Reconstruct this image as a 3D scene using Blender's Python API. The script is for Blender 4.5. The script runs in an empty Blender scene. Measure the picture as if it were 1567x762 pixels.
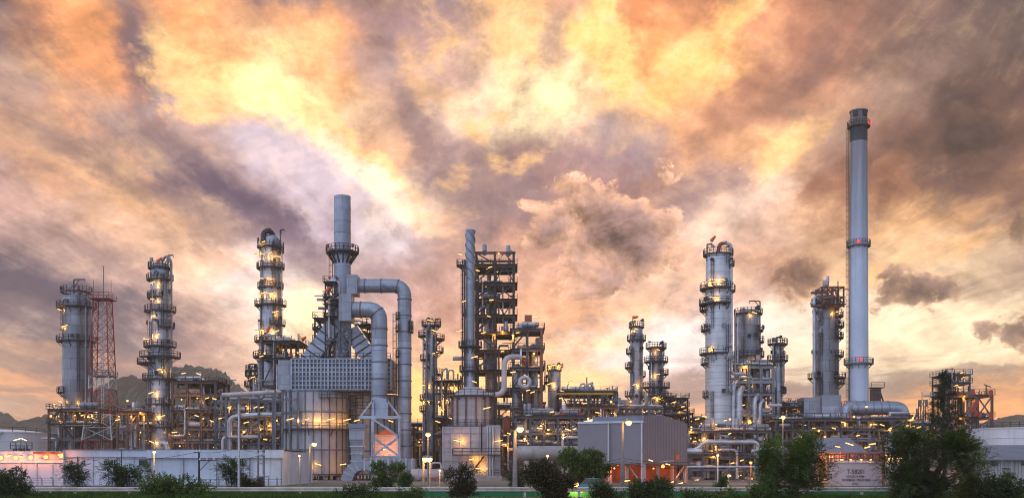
import bpy, bmesh, math, random
from mathutils import Vector, Matrix
R = math.radians
rng = random.Random(7)
scn = bpy.context.scene
col = scn.collection
F, HX, HY, CZ = 1567.0, 783.5, 715.0, 2.6      # focal length and horizon of the photograph in its pixels, eye height in metres

def PX(px, d): return (px - HX) / F * d
def PZ(py, d): return CZ + (HY - py) / F * d
def PS(n, d): return n / F * d
def P3(px, py, d): return Vector((PX(px, d), d, PZ(py, d)))
def s2l(c):
    c = c / 255.0
    return c / 12.92 if c <= 0.04045 else ((c + 0.055) / 1.055) ** 2.4
def rgb(r, g, b): return (s2l(r), s2l(g), s2l(b), 1.0)

# ------------------------------------------------------------------ node helper
class NT:
    def __init__(s, tree): s.t = tree
    def n(s, typ, **kw):
        nd = s.t.nodes.new(typ)
        for k, v in kw.items(): setattr(nd, k, v)
        return nd
    def link(s, a, b): s.t.links.new(a, b)
    def put(s, sock, v):
        if hasattr(v, 'is_output'): s.t.links.new(v, sock)
        else: sock.default_value = v
    def m(s, op, a, b=0.0, c=0.0, clamp=False):
        nd = s.n('ShaderNodeMath', operation=op, use_clamp=clamp)
        s.put(nd.inputs[0], a); s.put(nd.inputs[1], b); s.put(nd.inputs[2], c)
        return nd.outputs[0]
    def vec(s, x, y, z=0.0):
        nd = s.n('ShaderNodeCombineXYZ')
        s.put(nd.inputs[0], x); s.put(nd.inputs[1], y); s.put(nd.inputs[2], z)
        return nd.outputs[0]
    def noise(s, v, scale, detail=4.0, rough=0.55, color=False, dist=0.0):
        nd = s.n('ShaderNodeTexNoise')
        if v is not None: s.put(nd.inputs['Vector'], v)
        nd.inputs['Scale'].default_value = scale; nd.inputs['Detail'].default_value = detail
        nd.inputs['Roughness'].default_value = rough; nd.inputs['Distortion'].default_value = dist
        return nd.outputs['Color'] if color else nd.outputs['Fac']
    def mr(s, v, a, b, c=0.0, d=1.0, smooth=True):
        nd = s.n('ShaderNodeMapRange', interpolation_type='SMOOTHSTEP' if smooth else 'LINEAR')
        s.put(nd.inputs['Value'], v)
        for k, x in zip(('From Min', 'From Max', 'To Min', 'To Max'), (a, b, c, d)): nd.inputs[k].default_value = x
        return nd.outputs[0]
    def mix(s, f, a, b, blend='MIX'):
        nd = s.n('ShaderNodeMix', data_type='RGBA', blend_type=blend)
        nd.clamp_factor = True
        s.put(nd.inputs[0], f); s.put(nd.inputs[6], a); s.put(nd.inputs[7], b)
        return nd.outputs[2]
    def sep(s, v):
        nd = s.n('ShaderNodeSeparateXYZ'); s.put(nd.inputs[0], v); return nd.outputs
    def scale(s, c, f):
        nd = s.n('ShaderNodeVectorMath', operation='SCALE'); s.put(nd.inputs[0], c); s.put(nd.inputs[3], f); return nd.outputs[0]
    def ramp(s, f, stops, interp='LINEAR'):
        nd = s.n('ShaderNodeValToRGB'); r = nd.color_ramp; r.interpolation = interp
        while len(r.elements) < len(stops): r.elements.new(0.5)
        for e, (p, c) in zip(r.elements, stops): e.position = p; e.color = c
        s.put(nd.inputs[0], f); return nd.outputs[0]
# ------------------------------------------------------------------ sky: sunset cloud deck laid out by azimuth and elevation
SKY_X = [i * 1567 / 16 for i in range(17)]
SKY_ROWS = [
 (0,   "120,105,105 215,152,105 142,122,122 215,155,115 152,126,126 170,140,130 165,135,125 175,150,150 255,205,130 220,170,140 225,155,95 200,140,100 205,145,105 165,125,105 125,103,95 120,102,95 110,98,90"),
 (60,  "110,98,102 235,165,95 180,142,120 250,185,105 215,165,125 245,180,115 180,150,150 200,165,150 255,220,160 255,218,132 240,178,90 225,160,100 210,150,110 175,130,108 145,118,105 150,125,115 120,105,100"),
 (120, "190,160,145 235,172,112 135,118,125 255,215,135 255,236,160 230,180,130 190,165,160 215,180,160 255,230,185 250,220,160 250,190,105 250,195,115 200,145,110 195,145,115 185,150,125 165,135,115 115,100,92"),
 (180, "185,150,135 150,125,125 160,140,140 198,172,165 225,196,175 252,215,150 215,180,150 228,198,180 255,236,190 238,198,165 250,200,140 220,165,120 185,135,110 200,150,115 180,150,130 120,97,85 130,105,95"),
 (240, "200,160,130 205,165,135 175,145,135 190,160,150 203,190,198 235,212,195 232,185,140 175,150,145 190,155,138 170,140,140 175,150,150 215,165,125 230,180,130 180,150,130 150,115,95 105,85,78 130,100,88"),
 (300, "190,160,150 215,170,140 225,180,130 150,125,130 165,145,155 207,192,198 252,234,210 195,165,145 160,130,125 185,145,130 150,120,120 180,150,145 230,195,165 165,120,95 200,145,100 135,105,90 150,115,95"),
 (360, "205,170,155 215,180,160 220,180,150 190,160,140 145,125,130 190,175,185 222,207,207 180,150,145 212,165,142 195,155,135 165,130,120 215,185,165 225,190,165 210,170,130 225,180,125 215,170,120 140,110,95"),
 (420, "130,112,115 150,128,125 190,160,145 235,205,175 232,222,218 165,145,145 170,145,145 190,155,140 200,160,135 205,160,135 205,170,150 225,190,160 190,150,125 210,175,135 220,190,145 210,185,150 195,170,140"),
 (480, "145,125,120 140,120,122 160,135,130 210,180,160 238,213,188 242,208,165 190,155,145 190,150,130 205,160,130 225,175,130 230,190,150 215,190,175 210,180,160 218,192,162 218,190,158 212,186,154 190,165,138"),
 (540, "165,140,125 140,120,118 150,128,125 170,140,130 215,185,155 245,205,150 200,160,135 235,190,140 225,180,130 225,185,140 225,205,185 210,195,185 220,205,180 219,193,156 216,188,148 214,182,134 208,176,130"),
 (596, "165,140,118 150,125,112 140,120,115 165,138,122 205,172,145 228,190,150 230,184,134 248,196,122 242,194,128 232,198,154 196,166,148 160,135,125 165,140,122 155,132,115 150,130,110 212,158,95 208,152,88"),
 (645, "178,148,122 188,146,114 168,138,118 174,142,122 205,168,135 240,190,125 246,186,100 250,188,96 246,188,104 238,188,124 222,178,132 228,176,128 238,182,114 236,174,100 230,168,100 210,158,104 200,150,108"),
]
STROKES = [
 (130, 95, 100, 72, 50, (238, 166, 98), 0.85, 0.35), (205, 85, 26, 80, -12, (128, 110, 118), 0.8), (30, 60, 50, 60, 20, (112, 98, 104), 0.7),
 (330, 60, 110, 30, 25, (232, 165, 105), 0.7), (330, 138, 112, 42, 14, (255, 212, 138), 0.9, 0.35), (425, 150, 66, 46, 20, (255, 238, 170), 0.95, 0.35),
 (25, 130, 40, 26, 35, (200, 168, 148), 0.8), (250, 225, 190, 34, 24, (158, 136, 134), 0.8), (400, 335, 120, 26, 24, (124, 106, 120), 0.85),
 (170, 290, 130, 26, 24, (236, 190, 140), 0.8), (70, 275, 90, 22, 24, (214, 166, 124), 0.6), (470, 265, 110, 44, 30, (208, 194, 202), 0.85),
 (500, 110, 60, 26, 40, (240, 180, 112), 0.7), (545, 235, 150, 26, 36, (255, 214, 146), 0.9, 0.30), (590, 290, 115, 24, 34, (255, 240, 214), 0.9, 0.55), (668, 345, 60, 26, 40, (236, 190, 150), 0.7, 0.9),
 (590, 130, 70, 40, 60, (196, 160, 144), 0.5), (640, 215, 26, 90, -28, (150, 128, 130), 0.75), (635, 120, 26, 40, -20, (244, 196, 130), 0.55),
 (690, 165, 60, 22, 30, (246, 206, 150), 0.55), (830, 160, 85, 58, -10, (255, 238, 184), 0.95), (775, 45, 40, 70, -25, (252, 206, 138), 0.7),
 (850, 60, 22, 50, 0, (190, 160, 158), 0.6), (930, 65, 34, 85, -8, (255, 222, 136), 0.92, 0.4), (985, 40, 20, 80, 10, (214, 140, 82), 0.7),
 (1065, 85, 160, 30, -42, (253, 200, 116), 0.92, 0.4), (1160, 130, 150, 26, -38, (178, 130, 106), 0.7), (1090, 215, 130, 26, -34, (212, 160, 118), 0.6),
 (1205, 232, 60, 22, -30, (255, 212, 138), 0.8), (1300, 95, 200, 26, -22, (150, 116, 100), 0.6), (1420, 105, 160, 26, -14, (186, 152, 132), 0.6),
 (950, 205, 70, 40, 10, (160, 142, 146), 0.75), (770, 285, 90, 70, -30, (156, 134, 134), 0.8), (1060, 270, 60, 40, -20, (168, 142, 138), 0.6),
 (60, 470, 150, 54, 6, (122, 110, 116), 0.75), (120, 395, 150, 24, 20, (176, 150, 140), 0.6), (300, 480, 120, 30, 8, (170, 144, 134), 0.6),
 (420, 450, 70, 60, 0, (246, 230, 214), 0.8), (270, 375, 130, 22, 14, (232, 192, 158), 0.7), (500, 410, 130, 30, 24, (168, 146, 150), 0.6),
 (1130, 320, 80, 30, -24, (240, 212, 188), 0.8), (1420, 395, 190, 16, -16, (240, 190, 124), 0.75), (1020, 420, 100, 26, -10, (232, 196, 166), 0.6),
 (1030, 530, 160, 42, 0, (234, 224, 216), 0.85), (1200, 500, 120, 44, 0, (232, 222, 202), 0.8), (1440, 515, 190, 52, 0, (230, 216, 180), 0.85), (1400, 400, 60, 24, -10, (232, 204, 164), 0.5), (1215, 560, 90, 26, 0, (228, 212, 178), 0.7), (470, 480, 60, 40, 0, (250, 226, 180), 0.8),
 (670, 610, 80, 50, 0, (255, 200, 96), 0.85), (860, 585, 110, 22, -4, (252, 206, 132), 0.7), (70, 440, 190, 30, 10, (100, 94, 108), 0.8), (150, 250, 150, 26, 24, (132, 114, 118), 0.6), (180, 500, 150, 20, 8, (128, 114, 118), 0.6), (40, 595, 120, 14, 0, (226, 164, 104), 0.6), (90, 540, 140, 12, 3, (196, 158, 126), 0.6),
 (350, 300, 120, 24, 26, (108, 96, 114), 0.75), (1480, 60, 150, 60, -12, (112, 98, 94), 0.7), (1440, 240, 110, 60, -20, (98, 82, 78), 0.7), (1330, 300, 90, 40, -20, (150, 108, 86), 0.6),
 (1120, 605, 120, 16, 0, (160, 136, 128), 0.7), (1330, 590, 260, 12, -3, (150, 130, 116), 0.75), (1500, 560, 120, 9, -2, (140, 122, 112), 0.65), (1450, 622, 150, 12, 0, (240, 172, 84), 0.7), (800, 470, 100, 24, -6, (220, 172, 132), 0.6), (930, 520, 60, 16, -8, (250, 214, 160), 0.6),
]
def build_sky():
    w = bpy.data.worlds.new("World"); scn.world = w; w.use_nodes = True
    t = w.node_tree; t.nodes.clear(); N = NT(t)
    geo = N.n('ShaderNodeTexCoord').outputs['Generated']
    x, y, z = N.sep(geo)[0:3]
    az = N.m('ARCTAN2', x, y)
    hyp = N.m('SQRT', N.m('ADD', N.m('MULTIPLY', x, x), N.m('MULTIPLY', y, y)))
    el = N.m('ARCTAN2', z, hyp)
    # pixel -> angles, the same mapping the camera has at this place
    def ang(px, py):
        tx, tz = (px - HX) / F, (HY - py) / F
        return math.atan(tx), math.atan2(tz, math.hypot(1, tx))
    # a flat cloud sheet overhead: streaks run away from the viewer and meet at the horizon
    den = N.m('ADD', N.m('MAXIMUM', el, 0.0), 0.10)
    pu = N.m('DIVIDE', N.m('SINE', az), den)
    pv = N.m('DIVIDE', N.m('COSINE', az), den)
    sheet = N.vec(pu, N.m('MULTIPLY', pv, 0.36), 0.0)
    angv = N.vec(az, N.m('MULTIPLY', el, 1.5), 0.0)
    # domain warp
    w1 = N.sep(N.noise(sheet, 2.6, 3, 0.55, color=True))
    w2 = N.sep(N.noise(angv, 14.0, 6, 0.62, color=True))
    w3 = N.sep(N.noise(sheet, 7.0, 6, 0.62, color=True))
    calm = N.mr(el, 0.03, 0.20, 0.25, 1.0)
    def warp(base, a1, a2, a3, i):
        v = base
        for wv, a in ((w1, a1), (w2, a2), (w3, a3)):
            v = N.m('ADD', v, N.m('MULTIPLY', N.m('MULTIPLY', N.m('SUBTRACT', wv[i], 0.5), calm), a))
        return v
    azw = warp(az, 0.03, 0.06, 0.08, 0)
    elw = warp(el, 0.01, 0.05, 0.06, 1)
    A0, A1 = ang(0, 600)[0], ang(1567, 600)[0]
    u = N.mr(azw, A0, A1, 0, 1, smooth=False)
    cur = None
    rows = list(reversed(SKY_ROWS))
    def rowramp(s):
        cs = [rgb(*map(int, q.split(','))) for q in s.split()]
        st = []
        for px, c in zip(SKY_X, cs):
            st.append(((ang(px, 600)[0] - A0) / (A1 - A0), c))
        return N.ramp(u, st, 'EASE')
    for i, (py, s) in enumerate(rows):
        c = rowramp(s)
        if cur is None: cur = c
        else:
            e0, e1 = ang(HX, rows[i-1][0])[1], ang(HX, py)[1]
            cur = N.mix(N.mr(elw, e0, e1), cur, c)
    # broad strokes of lit and shaded cloud, each with its own run
    tex = N.noise(sheet, 6.0, 8, 0.66, dist=0.4)
    texa = N.noise(N.vec(az, N.m('MULTIPLY', el, 1.3), 6.0), 26.0, 7, 0.64)
    tx = N.m('MULTIPLY', N.m('SUBTRACT', N.m('ADD', N.m('MULTIPLY', tex, 0.55), N.m('MULTIPLY', texa, 0.45)), 0.5), 3.4)
    sa = N.m('ADD', az, N.m('MULTIPLY', N.m('SUBTRACT', w2[0], 0.5), 0.06))
    se = N.m('ADD', el, N.m('MULTIPLY', N.m('SUBTRACT', w2[1], 0.5), 0.05))
    def stroke(px, py, rx, ry, deg, c, op=0.85, soft=0.7):
        nonlocal cur
        a, e = ang(px, py); k, q = math.cos(R(deg)), math.sin(R(deg))
        dx = N.m('SUBTRACT', sa, a); dy = N.m('SUBTRACT', e, se)          # y grows downwards, as in a picture
        uu = N.m('ADD', N.m('MULTIPLY', dx, k * F / rx), N.m('MULTIPLY', dy, q * F / rx))
        vv = N.m('SUBTRACT', N.m('MULTIPLY', dy, k * F / ry), N.m('MULTIPLY', dx, q * F / ry))
        r = N.m('SQRT', N.m('ADD', N.m('MULTIPLY', uu, uu), N.m('MULTIPLY', vv, vv)))
        v = N.m('ADD', N.m('SUBTRACT', 1.0, r), tx)
        cur = N.mix(N.mr(v, -soft * 0.6, soft, 0, op), cur, rgb(*c))
    for a in STROKES: stroke(*a)
    # fine structure: thin lit and shaded streaks
    f1 = N.noise(N.vec(pu, N.m('MULTIPLY', pv, 0.30), 1.7), 4.5, 8, 0.66, dist=0.5)
    f2 = N.noise(N.vec(az, N.m('MULTIPLY', el, 1.35), 4.0), 22.0, 8, 0.64, dist=0.35)
    hi = N.mr(el, 0.10, 0.22)
    f = N.m('ADD', N.m('MULTIPLY', f1, 0.6), N.m('MULTIPLY', f2, 0.4))
    amp = N.mr(el, 0.02, 0.16, 0.30, 1.0)
    g = N.m('MULTIPLY', N.m('SUBTRACT', f, 0.5), amp)
    # lit crests go towards yellow, troughs towards mauve grey
    cur = N.scale(cur, N.mr(g, -0.25, 0.06, 0.66, 1.10, smooth=False))
    cur = N.mix(N.mr(g, -0.02, -0.22, 0, 0.55), cur, rgb(134, 114, 120))
    # small puffs in rows along the streaks, only in the high sunlit sheet
    puff = N.noise(N.vec(pu, N.m('MULTIPLY', pv, 0.62), 5.0), 9.0, 7, 0.60, dist=0.15)
    reg = N.noise(N.vec(pu, N.m('MULTIPLY', pv, 0.4), 8.0), 1.6, 3, 0.5)
    pm = N.m('MULTIPLY', N.m('MULTIPLY', N.mr(puff, 0.50, 0.68), N.mr(reg, 0.40, 0.58)), N.mr(el, 0.16, 0.30))
    pm = N.m('MULTIPLY', pm, N.mr(az, 0.10, 0.26, 1.0, 0.15))
    cur = N.mix(N.m('MULTIPLY', pm, 0.60), cur, rgb(255, 208, 132))
    cr = N.mr(g, 0.0, 0.20, 0, 0.55)
    cur = N.mix(cr, cur, N.mix(0.5, cur, N.mix(N.mr(el, 0.12, 0.25), rgb(255, 228, 190), rgb(255, 216, 136))))
    cur = N.scale(cur, N.mr(g, 0.0, 0.25, 1.0, 1.12, smooth=False))
    cur = N.scale(cur, 1.12)
    # wind-brushed fibres: they fall to the right on the left half and climb to the right on the right half
    def brush(deg, seed):
        k, q = math.cos(R(deg)), math.sin(R(deg))
        a_ = N.m('ADD', az, N.m('MULTIPLY', N.m('SUBTRACT', w2[2], 0.5), 0.035)); e_ = N.m('ADD', el, N.m('MULTIPLY', N.m('SUBTRACT', w2[0], 0.5), 0.03))
        uu = N.m('SUBTRACT', N.m('MULTIPLY', a_, k), N.m('MULTIPLY', e_, q)); vv = N.m('ADD', N.m('MULTIPLY', a_, q), N.m('MULTIPLY', e_, k))
        return N.noise(N.vec(N.m('MULTIPLY', uu, 7.0), N.m('MULTIPLY', vv, 34.0), seed), 1.0, 7, 0.56)
    wr = N.mr(az, -0.04, 0.16)
    br = N.m('ADD', N.m('MULTIPLY', brush(-24, 3.0), N.m('SUBTRACT', 1.0, wr)), N.m('MULTIPLY', brush(33, 12.0), wr))
    bg_ = N.m('MULTIPLY', N.m('SUBTRACT', br, 0.5), N.mr(el, 0.05, 0.16, 0.4, 1.0))
    cur = N.scale(cur, N.m('ADD', 1.0, N.m('MULTIPLY', bg_, 0.85)))
    # ruffled detail: cream crests and orange hollows where the deck is lit
    ruf = N.m('ADD', N.m('MULTIPLY', N.noise(N.vec(pu, N.m('MULTIPLY', pv, 0.5), 2.2), 15.0, 7, 0.62, dist=0.2), 0.5), N.m('MULTIPLY', N.noise(N.vec(N.m('ADD', az, N.m('MULTIPLY', el, 0.35)), N.m('MULTIPLY', el, 1.7), 3.3), 58.0, 6, 0.62), 0.5))
    rg = N.m('SUBTRACT', ruf, 0.5)
    bw = N.n('ShaderNodeRGBToBW'); N.link(cur, bw.inputs[0])
    lit = N.m('MULTIPLY', N.mr(bw.outputs[0], 0.40, 0.72), N.mr(el, 0.12, 0.24))
    warm = N.m('SUBTRACT', N.sep(cur)[0], N.sep(cur)[2])
    lit = N.m('MULTIPLY', lit, N.mr(warm, 0.15, 0.40))
    cur = N.scale(cur, N.m('ADD', 1.0, N.m('MULTIPLY', rg, N.mr(warm, 0.08, 0.40, 0.18, 0.65))))
    cur = N.mix(N.m('MULTIPLY', N.mr(rg, 0.0, 0.17, 0, 0.36), lit), cur, (1.0, 0.86, 0.56, 1))
    cur = N.mix(N.m('MULTIPLY', N.mr(rg, 0.0, -0.17, 0, 0.42), lit), cur, N.mix(1.0, cur, (0.84, 0.62, 0.52, 1), 'MULTIPLY'))
    cur = N.mix(1.0, cur, (1.0, 0.955, 0.97, 1), 'MULTIPLY')
    # horizon bars of stratus
    st = N.noise(N.vec(N.m('MULTIPLY', az, 3.0), N.m('MULTIPLY', el, 30.0), 9.0), 2.2, 6, 0.6)
    low = N.m('MULTIPLY', N.mr(el, 0.035, 0.06), N.mr(el, 0.14, 0.075))
    cur = N.mix(N.m('MULTIPLY', N.mr(st, 0.52, 0.66), N.m('MULTIPLY', low, 0.55)), cur, rgb(150, 126, 116))
    cur = N.scale(cur, N.mr(el, 0.04, 0.26, 1.28, 1.0))
    # single clouds
    pn = N.noise(N.vec(az, N.m('MULTIPLY', el, 1.25), 2.0), 21.0, 9, 0.62, dist=0.2)
    pn2 = N.noise(N.vec(N.m('ADD', az, 0.006), N.m('MULTIPLY', N.m('ADD', el, 0.010), 1.25), 2.0), 21.0, 9, 0.62, dist=0.2)
    relief = N.m('SUBTRACT', pn, pn2)
    def blob(px, py, rx, ry, body, edge, k=0.55, soft=0.10, op=1.0, rl=2.0, nz=3.2):
        nonlocal cur
        a, e = ang(px, py)
        dx = N.m('DIVIDE', N.m('SUBTRACT', az, a), rx / F * 1.0)
        dy = N.m('DIVIDE', N.m('SUBTRACT', el, e), ry / F)
        r = N.m('SQRT', N.m('ADD', N.m('MULTIPLY', dx, dx), N.m('MULTIPLY', dy, dy)))
        v = N.m('SUBTRACT', N.m('ADD', N.m('MULTIPLY', N.m('SUBTRACT', pn, 0.5), nz), k), N.m('SUBTRACT', r, 0.35))
        d = N.mr(v, 0.0, soft)
        core = N.mr(v, 0.02, 0.75)
        c = N.mix(core, rgb(*edge), rgb(*body))
        c = N.scale(c, N.m('MAXIMUM', N.m('ADD', 1.0, N.m('MULTIPLY', relief, rl)), 0.4))
        cur = N.mix(N.m('MULTIPLY', d, op), cur, c)
    blob(1490, 215, 150, 95, (98, 82, 76), (176, 132, 102), k=0.35, soft=0.9, op=0.75)
    blob(1365, 285, 75, 50, (132, 96, 78), (196, 140, 100), k=0.30, soft=0.6, op=0.75)
    blob(880, 330, 130, 60, (172, 136, 126), (205, 160, 136), k=0.35, soft=0.5, op=0.6)
    blob(935, 362, 150, 96, (158, 128, 122), (234, 184, 150), k=0.55, soft=0.20, op=0.9, rl=4.5, nz=3.0)
    blob(1238, 425, 62, 46, (122, 94, 84), (206, 160, 124), k=0.54, soft=0.40, op=0.9)
    blob(1398, 446, 82, 40, (132, 108, 98), (206, 168, 136), k=0.40, soft=0.34, op=0.95, rl=4.0, nz=3.8)
    blob(1550, 505, 60, 42, (126, 106, 98), (196, 160, 130), k=0.52, soft=0.34, op=0.95, rl=4.0, nz=3.8)
    blob(1555, 345, 60, 45, (120, 98, 88), (186, 144, 112), k=0.40, soft=0.5, op=0.85)
    gm_ = N.n('ShaderNodeGamma'); N.link(cur, gm_.inputs[0]); gm_.inputs[1].default_value = 1.20
    hs = N.n('ShaderNodeHueSaturation'); hs.inputs['Saturation'].default_value = 0.92; N.link(gm_.outputs[0], hs.inputs['Color'])
    cur = N.scale(N.mix(1.0, hs.outputs[0], (1.0, 0.978, 0.975, 1), 'MULTIPLY'), 1.22)
    # the sky behind and above the viewer: clear dusk blue, brightened as fill light on the plant
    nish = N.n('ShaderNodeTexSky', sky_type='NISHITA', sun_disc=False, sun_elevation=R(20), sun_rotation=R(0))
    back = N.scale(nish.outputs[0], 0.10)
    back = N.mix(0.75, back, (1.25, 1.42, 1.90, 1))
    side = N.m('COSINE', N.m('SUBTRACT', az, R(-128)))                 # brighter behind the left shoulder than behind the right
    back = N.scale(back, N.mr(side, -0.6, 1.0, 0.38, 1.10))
    aaz = N.m('ABSOLUTE', az)
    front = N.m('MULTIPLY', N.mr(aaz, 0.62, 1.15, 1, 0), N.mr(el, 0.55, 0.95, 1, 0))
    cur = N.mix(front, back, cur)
    cur = N.mix(N.mr(el, 0.0, -0.05), cur, (0.10, 0.09, 0.08, 1))
    bg = N.n('ShaderNodeBackground'); N.link(cur, bg.inputs[0]); bg.inputs[1].default_value = 1.0
    out = N.n('ShaderNodeOutputWorld'); N.link(bg.outputs[0], out.inputs[0])
    w.cycles.sampling_method = 'MANUAL'; w.cycles.sample_map_resolution = 512
build_sky()
# ------------------------------------------------------------------ materials
def newmat(name):
    m = bpy.data.materials.new(name); m.use_nodes = True
    N = NT(m.node_tree); b = m.node_tree.nodes['Principled BSDF']
    return m, N, b
def plain(name, c, rough=0.6, metal=0.0, var=0.25, sc=0.6, streak=0.0, spec=0.4, dirt=None, bump=0.0):
    m, N, b = newmat(name)
    co = N.n('ShaderNodeTexCoord').outputs['Object']
    nz = N.noise(co, sc, 5, 0.6)
    c4 = (*c, 1)
    col_ = N.mix(N.mr(nz, 0.3, 0.7), tuple(x * (1 - var) for x in c) + (1,), tuple(min(1, x * (1 + var)) for x in c) + (1,))
    if streak:
        xyz = N.sep(co)
        sv = N.vec(N.m('MULTIPLY', xyz[0], 1.6), N.m('MULTIPLY', xyz[1], 1.6), N.m('MULTIPLY', xyz[2], 0.12))
        col_ = N.mix(N.m('MULTIPLY', N.mr(N.noise(sv, 1.0, 4, 0.6), 0.50, 0.72), streak), col_, (*(dirt or (0.10, 0.075, 0.06)), 1))
    N.link(col_, b.inputs['Base Color'])
    b.inputs['Roughness'].default_value = rough; b.inputs['Metallic'].default_value = metal
    b.inputs['Specular IOR Level'].default_value = spec
    if bump:
        bp = N.n('ShaderNodeBump'); bp.inputs['Strength'].default_value = bump; bp.inputs['Distance'].default_value = 0.05
        N.link(N.noise(co, sc * 8, 4, 0.6), bp.inputs['Height']); N.link(bp.outputs[0], b.inputs['Normal'])
    return m
def clad(name, c, rad=3.0, rows=2.2, width=3.6, metal=0.55, rough=0.42, seam=0.45, var=0.16, axis='z', dirt=(0.16, 0.13, 0.12), stain=0.35):
    """sheet-metal jacket: courses of sheets with lap seams, sheet-to-sheet tone, rain streaks"""
    m, N, b = newmat(name)
    co = N.n('ShaderNodeTexCoord').outputs['Object']
    x, y, z = N.sep(co)[0:3]
    if axis == 'z': around, along = N.m('MULTIPLY', N.m('ARCTAN2', y, x), rad), z
    elif axis == 'x': around, along = N.m('MULTIPLY', N.m('ARCTAN2', y, z), rad), x
    else: around, along = N.m('ADD', x, y), z
    bt = N.n('ShaderNodeTexBrick'); bt.offset = 0.5
    N.link(N.vec(around, along), bt.inputs['Vector'])
    bt.inputs['Color1'].default_value = (1 - var, 1 - var, 1 - var, 1); bt.inputs['Color2'].default_value = (1 + var * 0.4,) * 3 + (1,)
    bt.inputs['Mortar'].default_value = (1 - seam,) * 3 + (1,)
    bt.inputs['Scale'].default_value = 1.0; bt.inputs['Mortar Size'].default_value = 0.05
    bt.inputs['Brick Width'].default_value = width; bt.inputs['Row Height'].default_value = rows
    base = N.mix(1.0, (*c, 1), bt.outputs['Color'], 'MULTIPLY')
    nz = N.noise(co, 0.35, 5, 0.6)
    base = N.mix(N.mr(nz, 0.35, 0.75, 0, 0.35), base, tuple(k * 0.62 for k in c) + (1,))
    sv = N.vec(N.m('MULTIPLY', x, 1.3), N.m('MULTIPLY', y, 1.3), N.m('MULTIPLY', z, 0.10))
    base = N.mix(N.m('MULTIPLY', N.mr(N.noise(sv, 1.2, 5, 0.62), 0.50, 0.75), stain), base, (*dirt, 1))
    N.link(base, b.inputs['Base Color'])
    b.inputs['Metallic'].default_value = metal
    N.put(b.inputs['Roughness'], N.mr(nz, 0.2, 0.8, rough - 0.08, rough + 0.14))
    bp = N.n('ShaderNodeBump'); bp.inputs['Strength'].default_value = 0.25; bp.inputs['Distance'].default_value = 0.08
    N.link(N.m('ADD', bt.outputs['Fac'], N.m('MULTIPLY', N.noise(co, 0.9, 3), -0.8)), bp.inputs['Height']); N.link(bp.outputs[0], b.inputs['Normal'])
    return m
def lampmat(name, c, strength):
    m = bpy.data.materials.new(name); m.use_nodes = True
    t = m.node_tree; t.nodes.clear()
    e = t.nodes.new('ShaderNodeEmission'); e.inputs[0].default_value = (*c, 1); e.inputs[1].default_value = strength
    o = t.nodes.new('ShaderNodeOutputMaterial'); t.links.new(e.outputs[0], o.inputs[0]); return m
M = {}
M['alu'] = clad('aluminium_jacket', (0.40, 0.42, 0.48), rad=3.0, rows=2.3, width=3.4, stain=0.55, var=0.24, seam=0.6)
M['alu_big'] = clad('pale_aluminium_jacket', (0.60, 0.62, 0.66), rad=3.0, rows=1.5, width=60, seam=0.55, stain=0.32, metal=0.4)
M['alu_dark'] = clad('weathered_aluminium_jacket', (0.25, 0.26, 0.30), rad=3.0, rows=2.6, width=3.2, stain=0.6, metal=0.5, var=0.24, seam=0.6)
M['duct'] = clad('galvanised_duct_sheet', (0.36, 0.40, 0.48), rad=1.6, rows=2.4, width=9, metal=0.6, rough=0.46, stain=0.6, var=0.3)
M['heater'] = clad('heater_shell_plate', (0.40, 0.41, 0.455), rad=7.0, rows=6.4, width=5.2, metal=0.35, rough=0.5, stain=0.45, seam=0.3)
M['panel'] = clad('grey_casing_panel', (0.31, 0.33, 0.38), rows=2.0, width=3.0, axis='box', metal=0.4, rough=0.5, stain=0.3)
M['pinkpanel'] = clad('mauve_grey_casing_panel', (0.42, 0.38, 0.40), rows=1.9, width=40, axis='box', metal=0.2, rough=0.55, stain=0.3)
def chimney_paint():
    m, N, b = newmat('pale_blue_grey_chimney_paint')
    co = N.n('ShaderNodeTexCoord').outputs['Object']; x, y, z = N.sep(co)[0:3]
    top = PZ(218, 240)
    sv = N.vec(N.m('MULTIPLY', x, 1.1), N.m('MULTIPLY', y, 1.1), N.m('MULTIPLY', z, 0.03))
    soot = N.m('ADD', N.m('DIVIDE', N.m('SUBTRACT', z, top - 26), 26), N.m('MULTIPLY', N.m('SUBTRACT', N.noise(sv, 1.0, 5, 0.6), 0.5), 1.6))
    c = N.mix(N.mr(N.noise(co, 0.12, 5), 0.3, 0.7), (0.40, 0.46, 0.58, 1), (0.52, 0.58, 0.68, 1))
    c = N.mix(N.mr(soot, -0.35, 1.0, 0, 0.85), c, (0.17, 0.15, 0.16, 1))          # soot washed down from the rim
    c = N.mix(N.mr(N.noise(sv, 2.4, 5, 0.6), 0.52, 0.78, 0, 0.30), c, (0.22, 0.20, 0.21, 1))
    N.link(c, b.inputs['Base Color']); b.inputs['Roughness'].default_value = 0.45; b.inputs['Metallic'].default_value = 0.1
    return m
M['chimney'] = chimney_paint()
M['sooty'] = plain('sooty_brown_chimney_paint', (0.19, 0.155, 0.15), 0.7, 0, 0.3, 0.4, streak=0.4, dirt=(0.06, 0.05, 0.05))
M['charcoal'] = plain('charcoal_chimney_band', (0.045, 0.043, 0.05), 0.65, 0, 0.25, 0.4)
M['steel'] = plain('grey_painted_steel', (0.115, 0.12, 0.145), 0.5, 0.25, 0.3, 0.8)
M['dark'] = plain('dark_painted_steel', (0.036, 0.037, 0.047), 0.55, 0.2, 0.3, 0.8)
M['black'] = plain('blackened_steel', (0.028, 0.026, 0.03), 0.6, 0.1, 0.3, 0.8)
M['brown'] = plain('brown_primed_steel', (0.13, 0.085, 0.07), 0.6, 0.05, 0.35, 0.5)
M['browndark'] = plain('dark_brown_steel', (0.075, 0.056, 0.052), 0.6, 0.05, 0.35, 0.5)
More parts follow.
